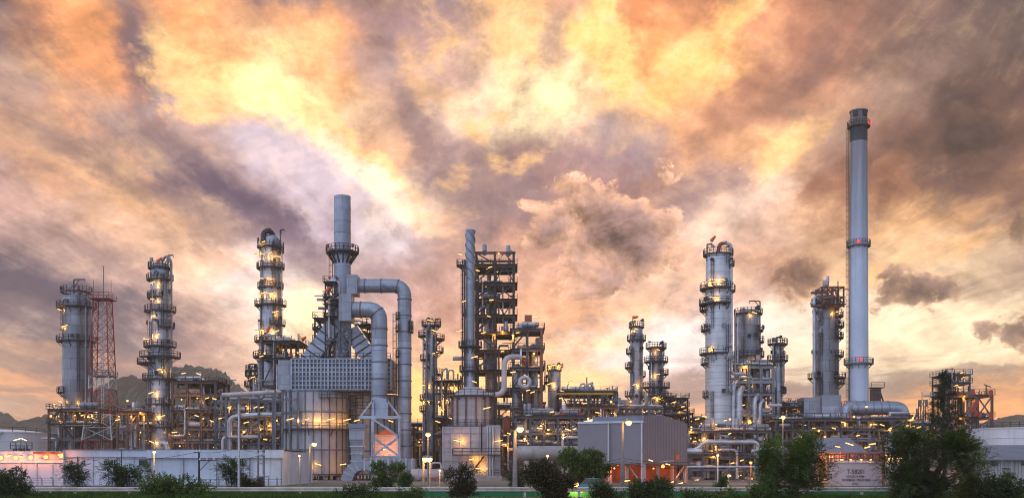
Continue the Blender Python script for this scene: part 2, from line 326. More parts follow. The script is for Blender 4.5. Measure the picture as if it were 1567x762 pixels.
M['drumgrey'] = plain('dull_beige_grey_drum_jacket', (0.30, 0.27, 0.26), 0.5, 0.1, 0.2, 0.4, streak=0.4)
M['rust'] = plain('rust_red_steel', (0.22, 0.075, 0.045), 0.65, 0.0, 0.35, 0.6)
M['pipe'] = plain('silver_pipe_jacket', (0.47, 0.48, 0.52), 0.42, 0.5, 0.2, 0.5)
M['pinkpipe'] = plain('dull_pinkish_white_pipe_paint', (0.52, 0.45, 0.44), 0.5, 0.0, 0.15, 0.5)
M['greypipe'] = plain('grey_pipe_paint', (0.24, 0.25, 0.28), 0.5, 0.2, 0.2, 0.5)
M['redpipe'] = plain('red_pipe_paint', (0.32, 0.05, 0.03), 0.5, 0.0, 0.2, 0.8)
M['red'] = plain('red_mast_paint', (0.24, 0.016, 0.02), 0.5, 0.0, 0.2, 0.8)
M['white'] = plain('white_mast_paint', (0.46, 0.46, 0.48), 0.5, 0.0, 0.12, 0.8)
M['orange'] = plain('orange_windsock_cloth', (0.72, 0.12, 0.04), 0.8, 0.0, 0.12, 0.8)
M['yellow'] = plain('yellow_safety_paint', (0.60, 0.38, 0.05), 0.55, 0.0, 0.15, 0.8)
M['wall'] = plain('pale_blue_white_render', (0.50, 0.555, 0.67), 0.75, 0.0, 0.12, 0.25, streak=0.45, dirt=(0.30, 0.31, 0.34))
M['tank'] = plain('white_tank_paint', (0.62, 0.62, 0.66), 0.5, 0.0, 0.08, 0.2, streak=0.25, dirt=(0.30, 0.25, 0.22))
M['pinktank'] = plain('pink_lit_off_white_paint', (0.44, 0.33, 0.33), 0.5, 0.0, 0.08, 0.3, streak=0.4, dirt=(0.34, 0.24, 0.2))  # off-white paint with pink lamplight tinted into its even colour
M['letter'] = plain('black_stencil_paint', (0.04, 0.03, 0.03), 0.6)
M['rail'] = plain('weathered_guardrail_zinc', (0.56, 0.50, 0.45), 0.5, 0.3, 0.18, 1.0, streak=0.3)
M['concrete'] = plain('pale_concrete', (0.34, 0.31, 0.28), 0.85, 0.0, 0.2, 1.0, streak=0.3)
M['greenpaint'] = plain('bright_green_wall_paint', (0.006, 0.19, 0.065), 0.6, 0.0, 0.18, 0.5, streak=0.2, dirt=(0.02, 0.07, 0.03))
M['bluetarp'] = plain('blue_tarpaulin', (0.02, 0.10, 0.36), 0.5, 0.0, 0.3, 1.5)
M['wood'] = plain('grey_pole_concrete', (0.20, 0.19, 0.19), 0.85, 0.0, 0.2, 1.0)
M['roof'] = plain('blue_grey_roof_sheet', (0.17, 0.19, 0.24), 0.5, 0.25, 0.15, 0.4)
M['glass'] = plain('dark_window_glass', (0.02, 0.025, 0.03), 0.12, 0.0, 0.1, 1.0, spec=0.6)
M['tube'] = lampmat('lit_lamp_tube', (1.0, 0.47, 0.13), 3.4)
M['tube_white'] = lampmat('lit_white_lamp_tube', (1.0, 0.70, 0.36), 3.6)
M['bulb'] = lampmat('lit_sodium_bulb', (1.0, 0.50, 0.11), 8.0)
M['redbulb'] = lampmat('lit_orange_lamp', (1.0, 0.27, 0.05), 6.0)
M['beacon'] = lampmat('lit_red_beacon', (1.0, 0.04, 0.03), 3.0)

def corrugated(name, c, pitch, metal=0.2, rough=0.5):
    m, N, b = newmat(name)
    co = N.n('ShaderNodeTexCoord').outputs['Object']
    x, y, z = N.sep(co)[0:3]
    w = N.m('SINE', N.m('MULTIPLY', N.m('ADD', x, y), 6.2832 / pitch))
    nz = N.noise(co, 0.25, 5, 0.6)
    base = N.mix(N.mr(nz, 0.3, 0.75, 0, 0.4), (*c, 1), tuple(k * 0.72 for k in c) + (1,))
    sv = N.vec(N.m('MULTIPLY', x, 1.4), N.m('MULTIPLY', y, 1.4), N.m('MULTIPLY', z, 0.12))
    base = N.mix(N.mr(N.noise(sv, 1.0, 4, 0.6), 0.5, 0.75, 0, 0.3), base, (0.16, 0.14, 0.13, 1))
    N.link(base, b.inputs['Base Color'])
    b.inputs['Metallic'].default_value = metal; b.inputs['Roughness'].default_value = rough
    bp = N.n('ShaderNodeBump'); bp.inputs['Strength'].default_value = 0.7; bp.inputs['Distance'].default_value = 0.08
    N.link(w, bp.inputs['Height']); N.link(bp.outputs[0], b.inputs['Normal'])
    return m
M['shed'] = corrugated('grey_mauve_profiled_cladding', (0.205, 0.19, 0.215), 0.55)
M['shed_light'] = corrugated('pale_profiled_cladding', (0.42, 0.38, 0.385), 0.5)

# ------------------------------------------------------------------ mesh builder
class MB:
    def __init__(s): s.v = []; s.f = []
    def add(s, vs, fs):
        o = len(s.v); s.v += [tuple(v) for v in vs]; s.f += [tuple(i + o for i in f) for f in fs]; return s
    def box(s, cx, cy, cz, sx, sy, sz, rz=0.0):
        c, q = math.cos(rz), math.sin(rz); vs = []
        for dz in (-.5, .5):
            for dx, dy in ((-.5, -.5), (.5, -.5), (.5, .5), (-.5, .5)):
                x, y = dx * sx, dy * sy
                vs.append((cx + x * c - y * q, cy + x * q + y * c, cz + dz * sz))
        return s.add(vs, [(3, 2, 1, 0), (4, 5, 6, 7), (0, 1, 5, 4), (1, 2, 6, 5), (2, 3, 7, 6), (3, 0, 4, 7)])
    def span(s, x0, x1, y0, y1, z0, z1): return s.box((x0 + x1) / 2, (y0 + y1) / 2, (z0 + z1) / 2, abs(x1 - x0), abs(y1 - y0), abs(z1 - z0))
    def beam(s, p, q, w, h=None):
        h = h or w; p, q = Vector(p), Vector(q); d = (q - p)
        if d.length < 1e-6: return s
        d.normalize(); up = Vector((0, 0, 1)) if abs(d.z) < 0.98 else Vector((0, 1, 0))
        a = d.cross(up).normalized() * (w / 2); b = a.normalized().cross(d).normalized() * (h / 2)
        vs = [p - a - b, p + a - b, p + a + b, p - a + b, q - a - b, q + a - b, q + a + b, q - a + b]
        return s.add(vs, [(0, 1, 2, 3), (7, 6, 5, 4), (1, 0, 4, 5), (2, 1, 5, 6), (3, 2, 6, 7), (0, 3, 7, 4)])
    def tube(s, pts, r, seg=8, cap=True):
        pts = [Vector(p) for p in pts]; n = len(pts)
        rs = r if isinstance(r, (list, tuple)) else [r] * n
        tang = []
        for i in range(n):
            a = pts[i] - pts[i - 1] if i else pts[1] - pts[0]
            b = pts[i + 1] - pts[i] if i < n - 1 else pts[-1] - pts[-2]
            t = a.normalized() + b.normalized(); tang.append(t.normalized() if t.length > 1e-6 else a.normalized())
        up = Vector((0, 0, 1)) if abs(tang[0].z) < 0.9 else Vector((0, 1, 0))
        u = tang[0].cross(up).normalized(); vs = []
        for i in range(n):
            if i:
                u = u - tang[i] * u.dot(tang[i]); u.normalize()
            w = tang[i].cross(u)
            k = 1.0
            if 0 < i < n - 1:
                cs = (pts[i] - pts[i - 1]).normalized().dot(tang[i]); k = 1 / max(cs, 0.5) if False else 1.0
            for j in range(seg):
                a = 2 * math.pi * j / seg
                vs.append(pts[i] + (u * math.cos(a) + w * math.sin(a)) * rs[i] * k)
        fs = []
        for i in range(n - 1):
            for j in range(seg):
                k = (j + 1) % seg
                fs.append((i * seg + j, i * seg + k, (i + 1) * seg + k, (i + 1) * seg + j))
        if cap: fs += [tuple(range(seg))[::-1], tuple((n - 1) * seg + j for j in range(seg))]
        return s.add(vs, fs)
    def lathe(s, prof, seg=32, c=(0, 0, 0), axis='z', cap=True):
        vs, fs = [], []; n = len(prof)
        for r, z in prof:
            for j in range(seg):
                a = 2 * math.pi * j / seg
                p = (r * math.cos(a), r * math.sin(a), z)
                if axis == 'x': p = (z, p[0], p[1])
                vs.append((p[0] + c[0], p[1] + c[1], p[2] + c[2]))
        for i in range(n - 1):
            for j in range(seg):
                k = (j + 1) % seg
                fs.append((i * seg + j, i * seg + k, (i + 1) * seg + k, (i + 1) * seg + j))
        if cap: fs += [tuple(range(seg))[::-1], tuple((n - 1) * seg + j for j in range(seg))]
        return s.add(vs, fs)
    def sector(s, r0, r1, a0, a1, z0, z1):
        n = max(3, int(abs(a1 - a0) / 12)); vs, fs = [], []
        for i in range(n + 1):
            a = R(a0 + (a1 - a0) * i / n); c, q = math.cos(a), math.sin(a)
            vs += [(r0 * c, r0 * q, z0), (r1 * c, r1 * q, z0), (r1 * c, r1 * q, z1), (r0 * c, r0 * q, z1)]
        for i in range(n):
            o, p = i * 4, i * 4 + 4
            for k in range(4): fs.append((o + k, o + (k + 1) % 4, p + (k + 1) % 4, p + k))
        fs += [(3, 2, 1, 0), (n * 4, n * 4 + 1, n * 4 + 2, n * 4 + 3)]
        return s.add(vs, fs)
    def obj(s, name, mat, parent=None, loc=None, smooth=True):
        me = bpy.data.meshes.new(name); me.from_pydata(s.v, [], s.f)
        me.materials.append(M[mat] if isinstance(mat, str) else mat)
        if smooth:
            me.polygons.foreach_set('use_smooth', [True] * len(me.polygons)); me.set_sharp_from_angle(angle=R(38))
        me.update()
        o = bpy.data.objects.new(name, me); col.objects.link(o)
        if parent: o.parent = parent
        if loc is not None: o.location = loc
        return o
def fillet(pts, rad, n=5):
    pts = [Vector(p) for p in pts]; out = [pts[0]]
    for i in range(1, len(pts) - 1):
        a, b, c = pts[i - 1], pts[i], pts[i + 1]
        u, w = (a - b), (c - b); r = min(rad, u.length * 0.48, w.length * 0.48)
        p, q = b + u.normalized() * r, b + w.normalized() * r
        for k in range(n + 1):
            t = k / n; out.append((p * (1 - t) + b * t) * (1 - t) + (b * (1 - t) + q * t) * t)
    out.append(pts[-1]); return out
def tag(o, label=None, cat=None, group=None, kind=None):
    for k, v in (('label', label), ('category', cat), ('group', group), ('kind', kind)):
        if v: o[k] = v
    return o
def thing(name, label, cat, loc, group=None, rz=0.0):
    o = bpy.data.objects.new(name, None); o.empty_display_size = 0.5; col.objects.link(o)
    o.location = loc; o.rotation_euler = (0, 0, rz)
    return tag(o, label, cat, group, 'thing')
class T:
    """a thing placed by the pixel its axis stands at and its distance; parts are given in pixels at that distance"""
    def __init__(s, name, label, cat, px, d, group=None):
        s.d = d; s.x0 = PX(px, d); s.r = thing(name, label, cat, (s.x0, d, 0), group); s.px = px
        s.k = d / F
    def x(s, px, dy=0): return PX(px, s.d + dy) - s.x0
    def z(s, py, dy=0): return PZ(py, s.d + dy)
    def p(s, px, py, dy=0): return Vector((s.x(px, dy), dy, s.z(py, dy)))
    def part(s, mb, name, mat, parent=None, label=None, smooth=True):
        o = mb.obj(name, mat, parent or s.r, smooth=smooth)
        if label: o['label'] = label
        return o
    def pipe(s, pts, rpx, mat='pipe', bend=None, name='pipe', seg=10, parent=None, flange=True, label=None):
        q = [s.p(*a) for a in pts]; r = rpx * s.k
        mb = MB().tube(fillet(q, bend or r * 3, 6), r, seg)
        if flange:
            for i in range(len(q) - 1):
                L = (q[i + 1] - q[i]).length
                if L > 14 * r:
                    for t in (0.3, 0.7):
                        c = q[i].lerp(q[i + 1], t); u = (q[i + 1] - q[i]).normalized() * r * 0.25
                        mb.tube([c - u, c + u], r * 1.35, seg)
        return s.part(mb, name, mat, parent, label)
# ------------------------------------------------------------------ kit
def rail_path(mb, pts, z, h=1.15, r=0.068, step=1.7):
    pts = [Vector((p[0], p[1], z)) for p in pts]
    for hh in (h, h * 0.52): mb.tube([p + Vector((0, 0, hh)) for p in pts], r * 0.8, 4, cap=False)
    for a, b in zip(pts, pts[1:]):
        n = max(1, int((b - a).length / step))
        for i in range(n): 
            c = a.lerp(b, i / n); mb.beam(c, c + Vector((0, 0, h)), r * 1.7)
    mb.beam(pts[-1], pts[-1] + Vector((0, 0, h)), r * 1.7)
def ringpts(r, a0, a1, cx=0, cy=0):
    n = max(4, int(abs(a1 - a0) / 15))
    return [(cx + r * math.cos(R(a0 + (a1 - a0) * i / n)), cy + r * math.sin(R(a0 + (a1 - a0) * i / n))) for i in range(n + 1)]
def ring_platform(t, r, w, z, a0=0, a1=360, mat='dark', brk=True, parent=None):
    mb = MB().sector(r + 0.02, r + w, a0, a1, z - 0.30, z)
    n = max(3, int(abs(a1 - a0) / 36))
    if brk:
        for i in range(n + 1):
            a = R(a0 + (a1 - a0) * i / n); c, q = math.cos(a), math.sin(a)
            mb.beam((r * 0.99 * c, r * 0.99 * q, z - min(1.6, w * 1.1)), ((r + w * 0.92) * c, (r + w * 0.92) * q, z - 0.14), 0.13)
            mb.beam((r * 0.99 * c, r * 0.99 * q, z - 0.25), ((r + w * 0.97) * c, (r + w * 0.97) * q, z - 0.25), 0.12, 0.22)
    pl = t.part(mb, 'platform', mat, parent)
    rm = MB(); pts = ringpts(r + w - 0.06, a0, a1)
    rail_path(rm, pts, z)
    if abs(a1 - a0) < 350:
        for a in (a0, a1):
            c, q = math.cos(R(a)), math.sin(R(a))
            rail_path(rm, [((r + 0.1) * c, (r + 0.1) * q), ((r + w - 0.06) * c, (r + w - 0.06) * q)], z)
    t.part(rm, 'railing', mat, pl)
    return pl
def ladder(t, r, a, z0, z1, mat='dark'):
    mb = MB(); c, q = math.cos(R(a)), math.sin(R(a)); n = Vector((c, q, 0)); s_ = Vector((-q, c, 0))
    b = n * (r + 0.3)
    for k in (-0.28, 0.28): mb.beam(b + s_ * k + Vector((0, 0, z0)), b + s_ * k + Vector((0, 0, z1)), 0.09)
    z = z0 + 0.4
    while z < z1: mb.beam(b - s_ * 0.28 + Vector((0, 0, z)), b + s_ * 0.28 + Vector((0, 0, z)), 0.05); z += 0.5
    z = z0 + 2.2
    while z < z1:
        for i in range(5):
            f0, f1 = R(-90 + 36 * i), R(-90 + 36 * (i + 1))
            mb.beam(b + s_ * 0.42 * math.sin(f0) + n * (0.75 * math.cos(f0)) + Vector((0, 0, z)), b + s_ * 0.42 * math.sin(f1) + n * (0.75 * math.cos(f1)) + Vector((0, 0, z)), 0.05)
        z += 1.4
    if z1 - z0 > 3:
        for i in (1, 2, 3):
            f0 = R(-90 + 45 * i)
            o = b + s_ * 0.42 * math.sin(f0) + n * (0.75 * math.cos(f0))
            mb.beam(o + Vector((0, 0, z0 + 2.2)), o + Vector((0, 0, z1)), 0.05)
    return t.part(mb, 'ladder', mat)
GLOW = {}
def lamp_glow(p, w, parent, c=(1.0, 0.43, 0.06), r=0.12):
    """the light a lit tube sheds on the steel round it"""
    key = (w, c, r)
    if key not in GLOW:
        l = bpy.data.lights.new('lamp_light', 'POINT'); l.energy = w; l.color = c; l.shadow_soft_size = r; GLOW[key] = l
    o = bpy.data.objects.new('lamp_light', GLOW[key]); col.objects.link(o); o.parent = parent; o.location = p
    return o
def lamp_at(parent, p, L=1.5, tilt=None, mat='tube', yaw=None, arm=True, glow=0):
    """a tube luminaire on its bracket: two parts, the lit tube under its housing's arm"""
    tilt = rng.choice((-18, 14, 18, -10, 8)) if tilt is None else tilt
    yaw = rng.uniform(-25, 25) if yaw is None else yaw
    d = Vector((math.cos(R(tilt)) * math.cos(R(yaw)), math.cos(R(tilt)) * math.sin(R(yaw)), math.sin(R(tilt))))
    p = Vector(p); L *= rng.uniform(0.55, 1.0)
    o = MB().tube([p - d * L / 2, p + d * L / 2], 0.085, 5).obj('tube_lamp', mat, parent)
    if arm: MB().beam(p - d * L * 0.5 + Vector((0, 0.16, 0.18)), p + d * L * 0.5 + Vector((0, 0.16, 0.18)), 0.16, 0.10).obj('housing', 'dark', o)
    if glow: lamp_glow(p, glow, parent)
    return o
def spot_lamps(t, r, lamps):
    """lamps on a column: (pixel offset from the axis, py)"""
    for dpx, py in lamps:
        x = dpx * t.k; rr = r + 0.5
        y = -math.sqrt(max(rr * rr - x * x, 0.3)) if abs(x) < rr else -0.3
        lamp_at(t.r, (x, y - 0.25, t.z(py)), 1.45)
        side = rng.choice((-0.9, 0.9)); xx = max(-r * .85, min(r * .85, x + side)); lamp_glow((xx, -math.sqrt(max((r + .55) ** 2 - xx * xx, .2)), t.z(py) - 0.35), 170, t.r)
def body_profile(t, prof, ridge=3.6, dome=True, skirt=0):
    """prof: (py, half width in px), top first"""
    pr = [(h * t.k, t.z(py)) for py, h in prof]
    out = []
    if dome:
        r, z = pr[0]
        for a in (88, 70, 50, 30, 12): out.append((max(0.02, r * math.cos(R(a))), z + r * 0.5 * (math.sin(R(a)))))
    for (r0, z0), (r1, z1) in zip(pr, pr[1:]):
        n = max(1, int((z0 - z1) / ridge)); out.append((r0, z0))
        for i in range(1, n):
            f = i / n; r, z = r0 + (r1 - r0) * f, z0 + (z1 - z0) * f
            out += [(r, z + 0.09), (r * 1.012 + 0.03, z + 0.07), (r * 1.012 + 0.03, z - 0.07), (r, z - 0.09)]
    out.append(pr[-1])
    return out[::-1]
def column(name, label, px, d, prof, plats, lamps=(), pipes=(), ladders=True, mat='alu', pmat='dark', group='process columns', dome=True, davit=None, ridge=3.6, cat='column', seg=36):
    t = T(name, label, cat, px, d, group)
    sh = t.part(MB().lathe(body_profile(t, prof, ridge, dome), seg), 'shell', mat)
    def rad(z):
        pr = [(t.z(py), h * t.k) for py, h in prof]
        for (z0, r0), (z1, r1) in zip(pr, pr[1:]):
            if z <= z0 and z >= z1: return r0 + (r1 - r0) * (z0 - z) / max(z0 - z1, 1e-6)
        return pr[0][1] if z > pr[0][0] else pr[-1][1]
    zs = []
    for pl in plats:
        py, wpx, a0, a1 = (list(pl) + [0, 360])[:4] if len(pl) < 4 else pl[:4]
        z = t.z(py); ring_platform(t, rad(z), wpx * t.k, z, a0, a1, pmat); zs.append(z)
    zs = sorted(zs)
    if ladders:
        lo = 0.0
        for i, z in enumerate(zs):
            ladder(t, rad((lo + z) / 2), -60 if i % 2 else -125, lo, z + 1.0, pmat); lo = z
    q_ = random.Random(int(px * 3 + d))
    for z in zs:                              # manways, nozzles and junction boxes reached from each deck
        for _ in range(2):
            a = R(q_.uniform(-165, -15)); c, s_ = math.cos(a), math.sin(a); r = rad(z); zz = z + q_.uniform(0.7, 1.5); rn = q_.uniform(0.16, 0.42)
            if q_.random() < 0.6: t.part(MB().tube([(r * .97 * c, r * .97 * s_, zz), ((r + .45) * c, (r + .45) * s_, zz)], rn, 10).tube([((r + .45) * c, (r + .45) * s_, zz), ((r + .58) * c, (r + .58) * s_, zz)], rn * 1.35, 10), 'manway', q_.choice(('steel', 'greypipe', 'dark')))
            else: t.part(MB().box((r + .7) * c, (r + .7) * s_, zz, .7, .35, .9, a + 1.57).beam(((r + .7) * c, (r + .7) * s_, z), ((r + .7) * c, (r + .7) * s_, zz), .1), 'junction_box', q_.choice(('dark', 'greypipe')), smooth=False)
    for q in pipes: t.pipe(*q[:2], **(q[2] if len(q) > 2 else {}))
    if lamps: 
        spot_lamps(t, max(h for _, h in prof) * t.k, lamps)
    if davit:
        dpx, py0, py1, ex = davit
        a, b = t.p(px + dpx, py0, -0.6), t.p(px + dpx, py1, -0.6)
        c = b + Vector((ex * t.k, 0, 0.1))
        mb = MB().beam(a, b, 0.26); mb.beam(b, c, 0.24); mb.beam(a.lerp(b, 0.7), b.lerp(c, 0.5), 0.14); mb.beam(c, c - Vector((0, 0, 0.6)), 0.12)
        t.part(mb, 'davit', pmat)
    return t
def windsock(label, px, py, d, ln=9, ang=28, pole=12):
    t = T('windsock', label, 'windsock', px, d)
    k = t.k; zt = t.z(py)
    t.part(MB().tube([(0, 0, zt - pole * k), (0, 0, zt + 1.0 * k)], 0.07, 6), 'pole', 'dark')
    a = R(ang); u = Vector((math.cos(a), -0.15, math.sin(a))); p = Vector((0, 0, zt))
    t.part(MB().tube([p + u * (i * ln * k / 5) for i in range(6)], [0.42, 0.40, 0.36, 0.31, 0.27, 0.22], 10), 'sock', 'orange')
    return t
# ------------------------------------------------------------------ steel frames full of pipework
PM = ('pipe', 'greypipe', 'pipe', 'pinkpipe', 'greypipe', 'brown', 'steel')
def drum(t, c, r, L, mat='pipe', name='drum', axis='x', parent=None):
    pr = [(r * math.sin(R(a)), -L / 2 - r * 0.4 * math.cos(R(a))) for a in (8, 35, 60, 90)]
    pr = pr + [(r, -L / 6), (r * 1.03, -L / 6), (r * 1.03, -L / 6 + 0.2), (r, -L / 6 + 0.2)] + [(a, -b) for a, b in reversed(pr)]
    mb = MB().lathe(pr, 18, tuple(c), 'x' if axis == 'x' else 'z')
    o = t.part(mb, name, mat, parent)
    if axis == 'x':
        s = MB()
        for k in (-0.3, 0.3): s.box(c[0] + k * L, c[1], c[2] - r * 0.95, 0.4, r * 1.3, r * 0.9)
        t.part(s, 'saddle', 'dark', o)
    return o
def frame(name, label, x0, x1, d, depth, levels, nx, ny=1, mat='steel', pw=0.45, decks=(), braces=(), pipes=3, vp=5, drums=(), lamps=(), group='pipe racks and process frames', seed=1, over=0.0, rails=None, clutter=0, pr=(0.13, 0.34), bmat=None, cat='pipe rack', base=None):
    q = random.Random(seed)
    t = T(name, label, cat, (x0 + x1) / 2, d, group)
    xa, xb = t.x(x0), t.x(x1); zs = [t.z(l) for l in levels]; zg = t.z(base) if base else 0.0
    xs = [xa + (xb - xa) * i / nx for i in range(nx + 1)]; ys = [depth * j / ny for j in range(ny + 1)]
    for x in xs:
        for y in ys:
            zc, zh = (zs[0] + zg) / 2, zs[0] - zg
            m = MB().box(x, y, zc, pw, pw * 0.35, zh).box(x - pw * 0.4, y, zc, pw * 0.2, pw, zh).box(x + pw * 0.4, y, zc, pw * 0.2, pw, zh)
            t.part(m, 'post', mat, smooth=False)
    for z in zs:
        for y in ys: t.part(MB().span(xa - over, xb + over, y - pw * 0.28, y + pw * 0.28, z - pw * 1.1, z - 0.02), 'beam', bmat or mat, smooth=False)
        for x in xs: t.part(MB().span(x - pw * 0.22, x + pw * 0.22, pw * 0.29, depth - pw * 0.29, z - pw * 0.95, z - 0.03), 'cross_beam', bmat or mat, smooth=False)
    for i in decks:
        z = zs[i]
        dk = t.part(MB().span(xa - 0.5 - over, xb + 0.5 + over, -0.7, depth + 0.7, z, z + 0.10), 'deck', 'dark', smooth=False)
        rm = MB(); e = 0.42 + over
        rail_path(rm, [(xa - e, depth + 0.6), (xa - e, -0.6), (xb + e, -0.6), (xb + e, depth + 0.6)], z + 0.10)
        t.part(rm, 'railing', 'dark', dk)
    zz = zs + [zg]
    for i, j, kind in braces:      # bay, storey counted from the top, kind
        xl, xr, zt, zb = xs[i], xs[i + 1], zz[j] - 0.3, zz[j + 1] + 0.2
        for y in (0.0,):
            if kind in 'x/': t.part(MB().beam((xl, y - 0.02, zb), (xr, y - 0.02, zt), 0.26), 'brace', mat, smooth=False)
            if kind in 'x\\': t.part(MB().beam((xl, y + 0.26, zt), (xr, y + 0.26, zb), 0.26), 'brace', mat, smooth=False)
            if kind == 'v':
                t.part(MB().beam((xl, y, zt), ((xl + xr) / 2, y, zb), 0.24), 'brace', mat, smooth=False); t.part(MB().beam((xr, y, zt), ((xl + xr) / 2, y, zb), 0.24), 'brace', mat, smooth=False)
            if kind == 'a':
                t.part(MB().beam((xl, y, zb), ((xl + xr) / 2, y, zt), 0.24), 'brace', mat, smooth=False); t.part(MB().beam((xr, y, zb), ((xl + xr) / 2, y, zt), 0.24), 'brace', mat, smooth=False)
            if kind == 's':      # a stair flight: two stringers with treads and handrail
                m = MB()
                for yy in (-1.0, -0.2): m.beam((xl, yy, zb), (xr, yy, zt), 0.10, 0.30)
                n = 14
                for k in range(n):
                    p = Vector((xl, -0.6, zb)).lerp(Vector((xr, -0.6, zt)), (k + .5) / n); m.box(p.x, p.y, p.z, 0.28, 0.8, 0.06)
                for yy in (-1.0, -0.2): m.beam((xl, yy, zb + 1), (xr, yy, zt + 1), 0.08)
                t.part(m, 'stair', 'dark', smooth=False)
            if kind == 'z':
                m = MB()
                for yy in (-1.0, -0.2): m.beam((xl, yy, zt), (xr, yy, zb), 0.10, 0.30)
                for k in range(14):
                    p = Vector((xl, -0.6, zt)).lerp(Vector((xr, -0.6, zb)), (k + .5) / 14); m.box(p.x, p.y, p.z, 0.28, 0.8, 0.06)
                for yy in (-1.0, -0.2): m.beam((xl, yy, zt + 1), (xr, yy, zb + 1), 0.08)
                t.part(m, 'stair', 'dark', smooth=False)
    W = xb - xa
    for z in zs:
        for k in range(pipes):
            r = q.uniform(*pr); y = q.uniform(0.6, max(0.8, depth - 0.6)); a, b = xa - q.uniform(-W * .35, 0.8), xb + q.uniform(-W * .35, 0.8)
            pts = [(a, y, z + r + 0.12), (b, y, z + r + 0.12)]
            if q.random() < 0.55:
                dz = q.choice((-1, -1, 1)) * q.uniform(1.2, 3.2); pts.append((b, y, max(zg + 0.4, z + r + 0.12 + dz)))
            if q.random() < 0.4:
                pts.insert(0, (a, y, max(zg + 0.4, z + r + 0.12 - q.uniform(1.2, 4))))
            m = MB().tube(fillet(pts, r * 3, 5), r, 8)
            u = q.uniform(0.2, 0.8); xx = a + (b - a) * u
            m.tube([(xx - 0.12, y, z + r + 0.12), (xx + 0.12, y, z + r + 0.12)], r * 1.5, 8)
            t.part(m, 'pipe', q.choice(PM))
    for k in range(vp):
        r = q.uniform(*pr); x = q.uniform(xa, xb); y = q.uniform(-0.5, depth)
        i = q.randrange(len(zs)); zt = zs[i] + q.uniform(-0.5, 1.6); zb = max(zg + 0.3, zt - q.uniform(4, 12)); s = q.choice((-1, 1))
        pts = [(x, y, zb), (x, y, zt)]
        if q.random() < 0.7: pts.append((x + s * q.uniform(1.5, 4.5), y, zt))
        if q.random() < 0.5: pts.insert(0, (x - s * q.uniform(1, 4), y, zb))
        t.part(MB().tube(fillet(pts, r * 3, 5), r, 8), 'pipe', q.choice(PM))
    for k in range(clutter):       # valves, junction boxes, small exchangers on the decks
        z = zs[q.randrange(len(zs))] + 0.12; x = q.uniform(xa + 0.6, xb - 0.6); y = q.uniform(0.2, max(0.5, depth * 0.7)); h = q.uniform(0.6, 1.7)
        u = q.random()
        if u < 0.35:
            m = MB().tube([(x, y, z), (x, y, z + h)], 0.12, 6).lathe([(0.05, h * 0.9 + z), (0.42, h * 0.9 + z), (0.42, h * 0.9 + z + 0.1), (0.05, h * 0.9 + z + 0.1)], 10, (x, y, 0)).tube([(x - 0.7, y, z + 0.3), (x + 0.7, y, z + 0.3)], 0.2, 8)
            t.part(m, 'valve', q.choice(('greypipe', 'redpipe', 'steel', 'dark')))
        elif u < 0.6:
            m = MB().box(x, y, z + h * 0.6, 0.9, 0.4, h * 0.7).box(x, y, z + 0.2, 0.12, 0.12, 0.45).box(x, y - 0.22, z + h * 0.6, 0.7, 0.04, h * 0.5)
            t.part(m, 'junction_box', q.choice(('greypipe', 'dark', 'pipe')), smooth=False)
        elif u < 0.8:
            r = q.uniform(0.35, 0.7); drum(t, (x, y, z + r + 0.2), r, q.uniform(2, 4), q.choice(('pipe', 'greypipe', 'pinkpipe')), 'heat_exchanger')
        else:
            r = q.uniform(0.3, 0.55); drum(t, (x, y, z + 1.4), r, 2.2, q.choice(('pipe', 'greypipe')), 'pot_vessel', 'z')
    for k in range(min(9, int(W / 2.6))):      # bulkhead lamps deep among the pipes
        z = zs[q.randrange(len(zs))] - q.uniform(0.5, 1.6)
        if z < zg + 0.5: continue
        p = (q.uniform(xa, xb), q.uniform(0.1, depth * .6), z); r = q.uniform(0.09, 0.17)
        o = t.part(MB().lathe([(0.02, -r), (r * .8, -r * .5), (r, 0), (r * .8, r * .5), (0.02, r)], 8, p), 'bulkhead_lamp', 'tube')
        t.part(MB().box(p[0], p[1], p[2] + r + .05, r * 2, r * 2, .08), 'housing', 'dark', o, smooth=False)
        if q.random() < 0.6: lamp_glow((p[0], p[1] - .3, p[2] - .25), 150, t.r)
    nth = min(int(W * 1.5), max(0, 96 - pipes * len(zs) - vp))
    for k in range(nth):                        # thin lines: steam tracing, conduits, drains
        r = q.uniform(0.05, 0.11); x = q.uniform(xa, xb); y = q.uniform(-0.4, depth * .8); z = q.uniform(max(zg, 0.3), zs[0] + 0.8)
        if q.random() < 0.5: pts = [(x, y, z), (x, y, max(zg + .1, z - q.uniform(2, 7)))]
        else: pts = [(x, y, z), (min(xb, x + q.uniform(3, 12)), y, z)]
        if q.random() < .6: e_ = Vector(pts[-1]); pts.append((e_.x + q.choice((-1, 1)) * q.uniform(.6, 2), e_.y, e_.z + (q.uniform(-1.5, 1.5) if pts[0][2] == pts[1][2] else 0)))
        pts = [(a_, b_, max(c_, zg + 0.1)) for a_, b_, c_ in pts]
        t.part(MB().tube(fillet(pts, .3, 3), r, 6), 'pipe', q.choice(PM))
    for px, py, rpx, lpx, dy, m_ in drums:
        drum(t, t.p(px, py, dy), rpx * t.k, lpx * t.k, m_)
    for px, py in lamps:
        if q.random() < 0.42:      # a round well-glass fitting
            p = t.p(px, py, -0.75); r = q.uniform(0.16, 0.26)
            o = t.part(MB().lathe([(0.02, -r), (r * .8, -r * .5), (r, 0), (r * .8, r * .5), (0.02, r)], 10, tuple(p)), 'well_glass_lamp', 'tube')
            t.part(MB().lathe([(r * 1.1, r * .6), (r * .5, r * 1.2), (.03, r * 1.25)], 10, tuple(p)).beam(p + Vector((0, 0, r)), p + Vector((0, .7, r + .1)), .07), 'housing', 'dark', o); lamp_glow(p + Vector((0, .1, -.45)), 190, t.r)
        else: lamp_at(t.r, t.p(px, py, -0.75), 1.25, glow=(170 if q.random() < 0.5 else 0))
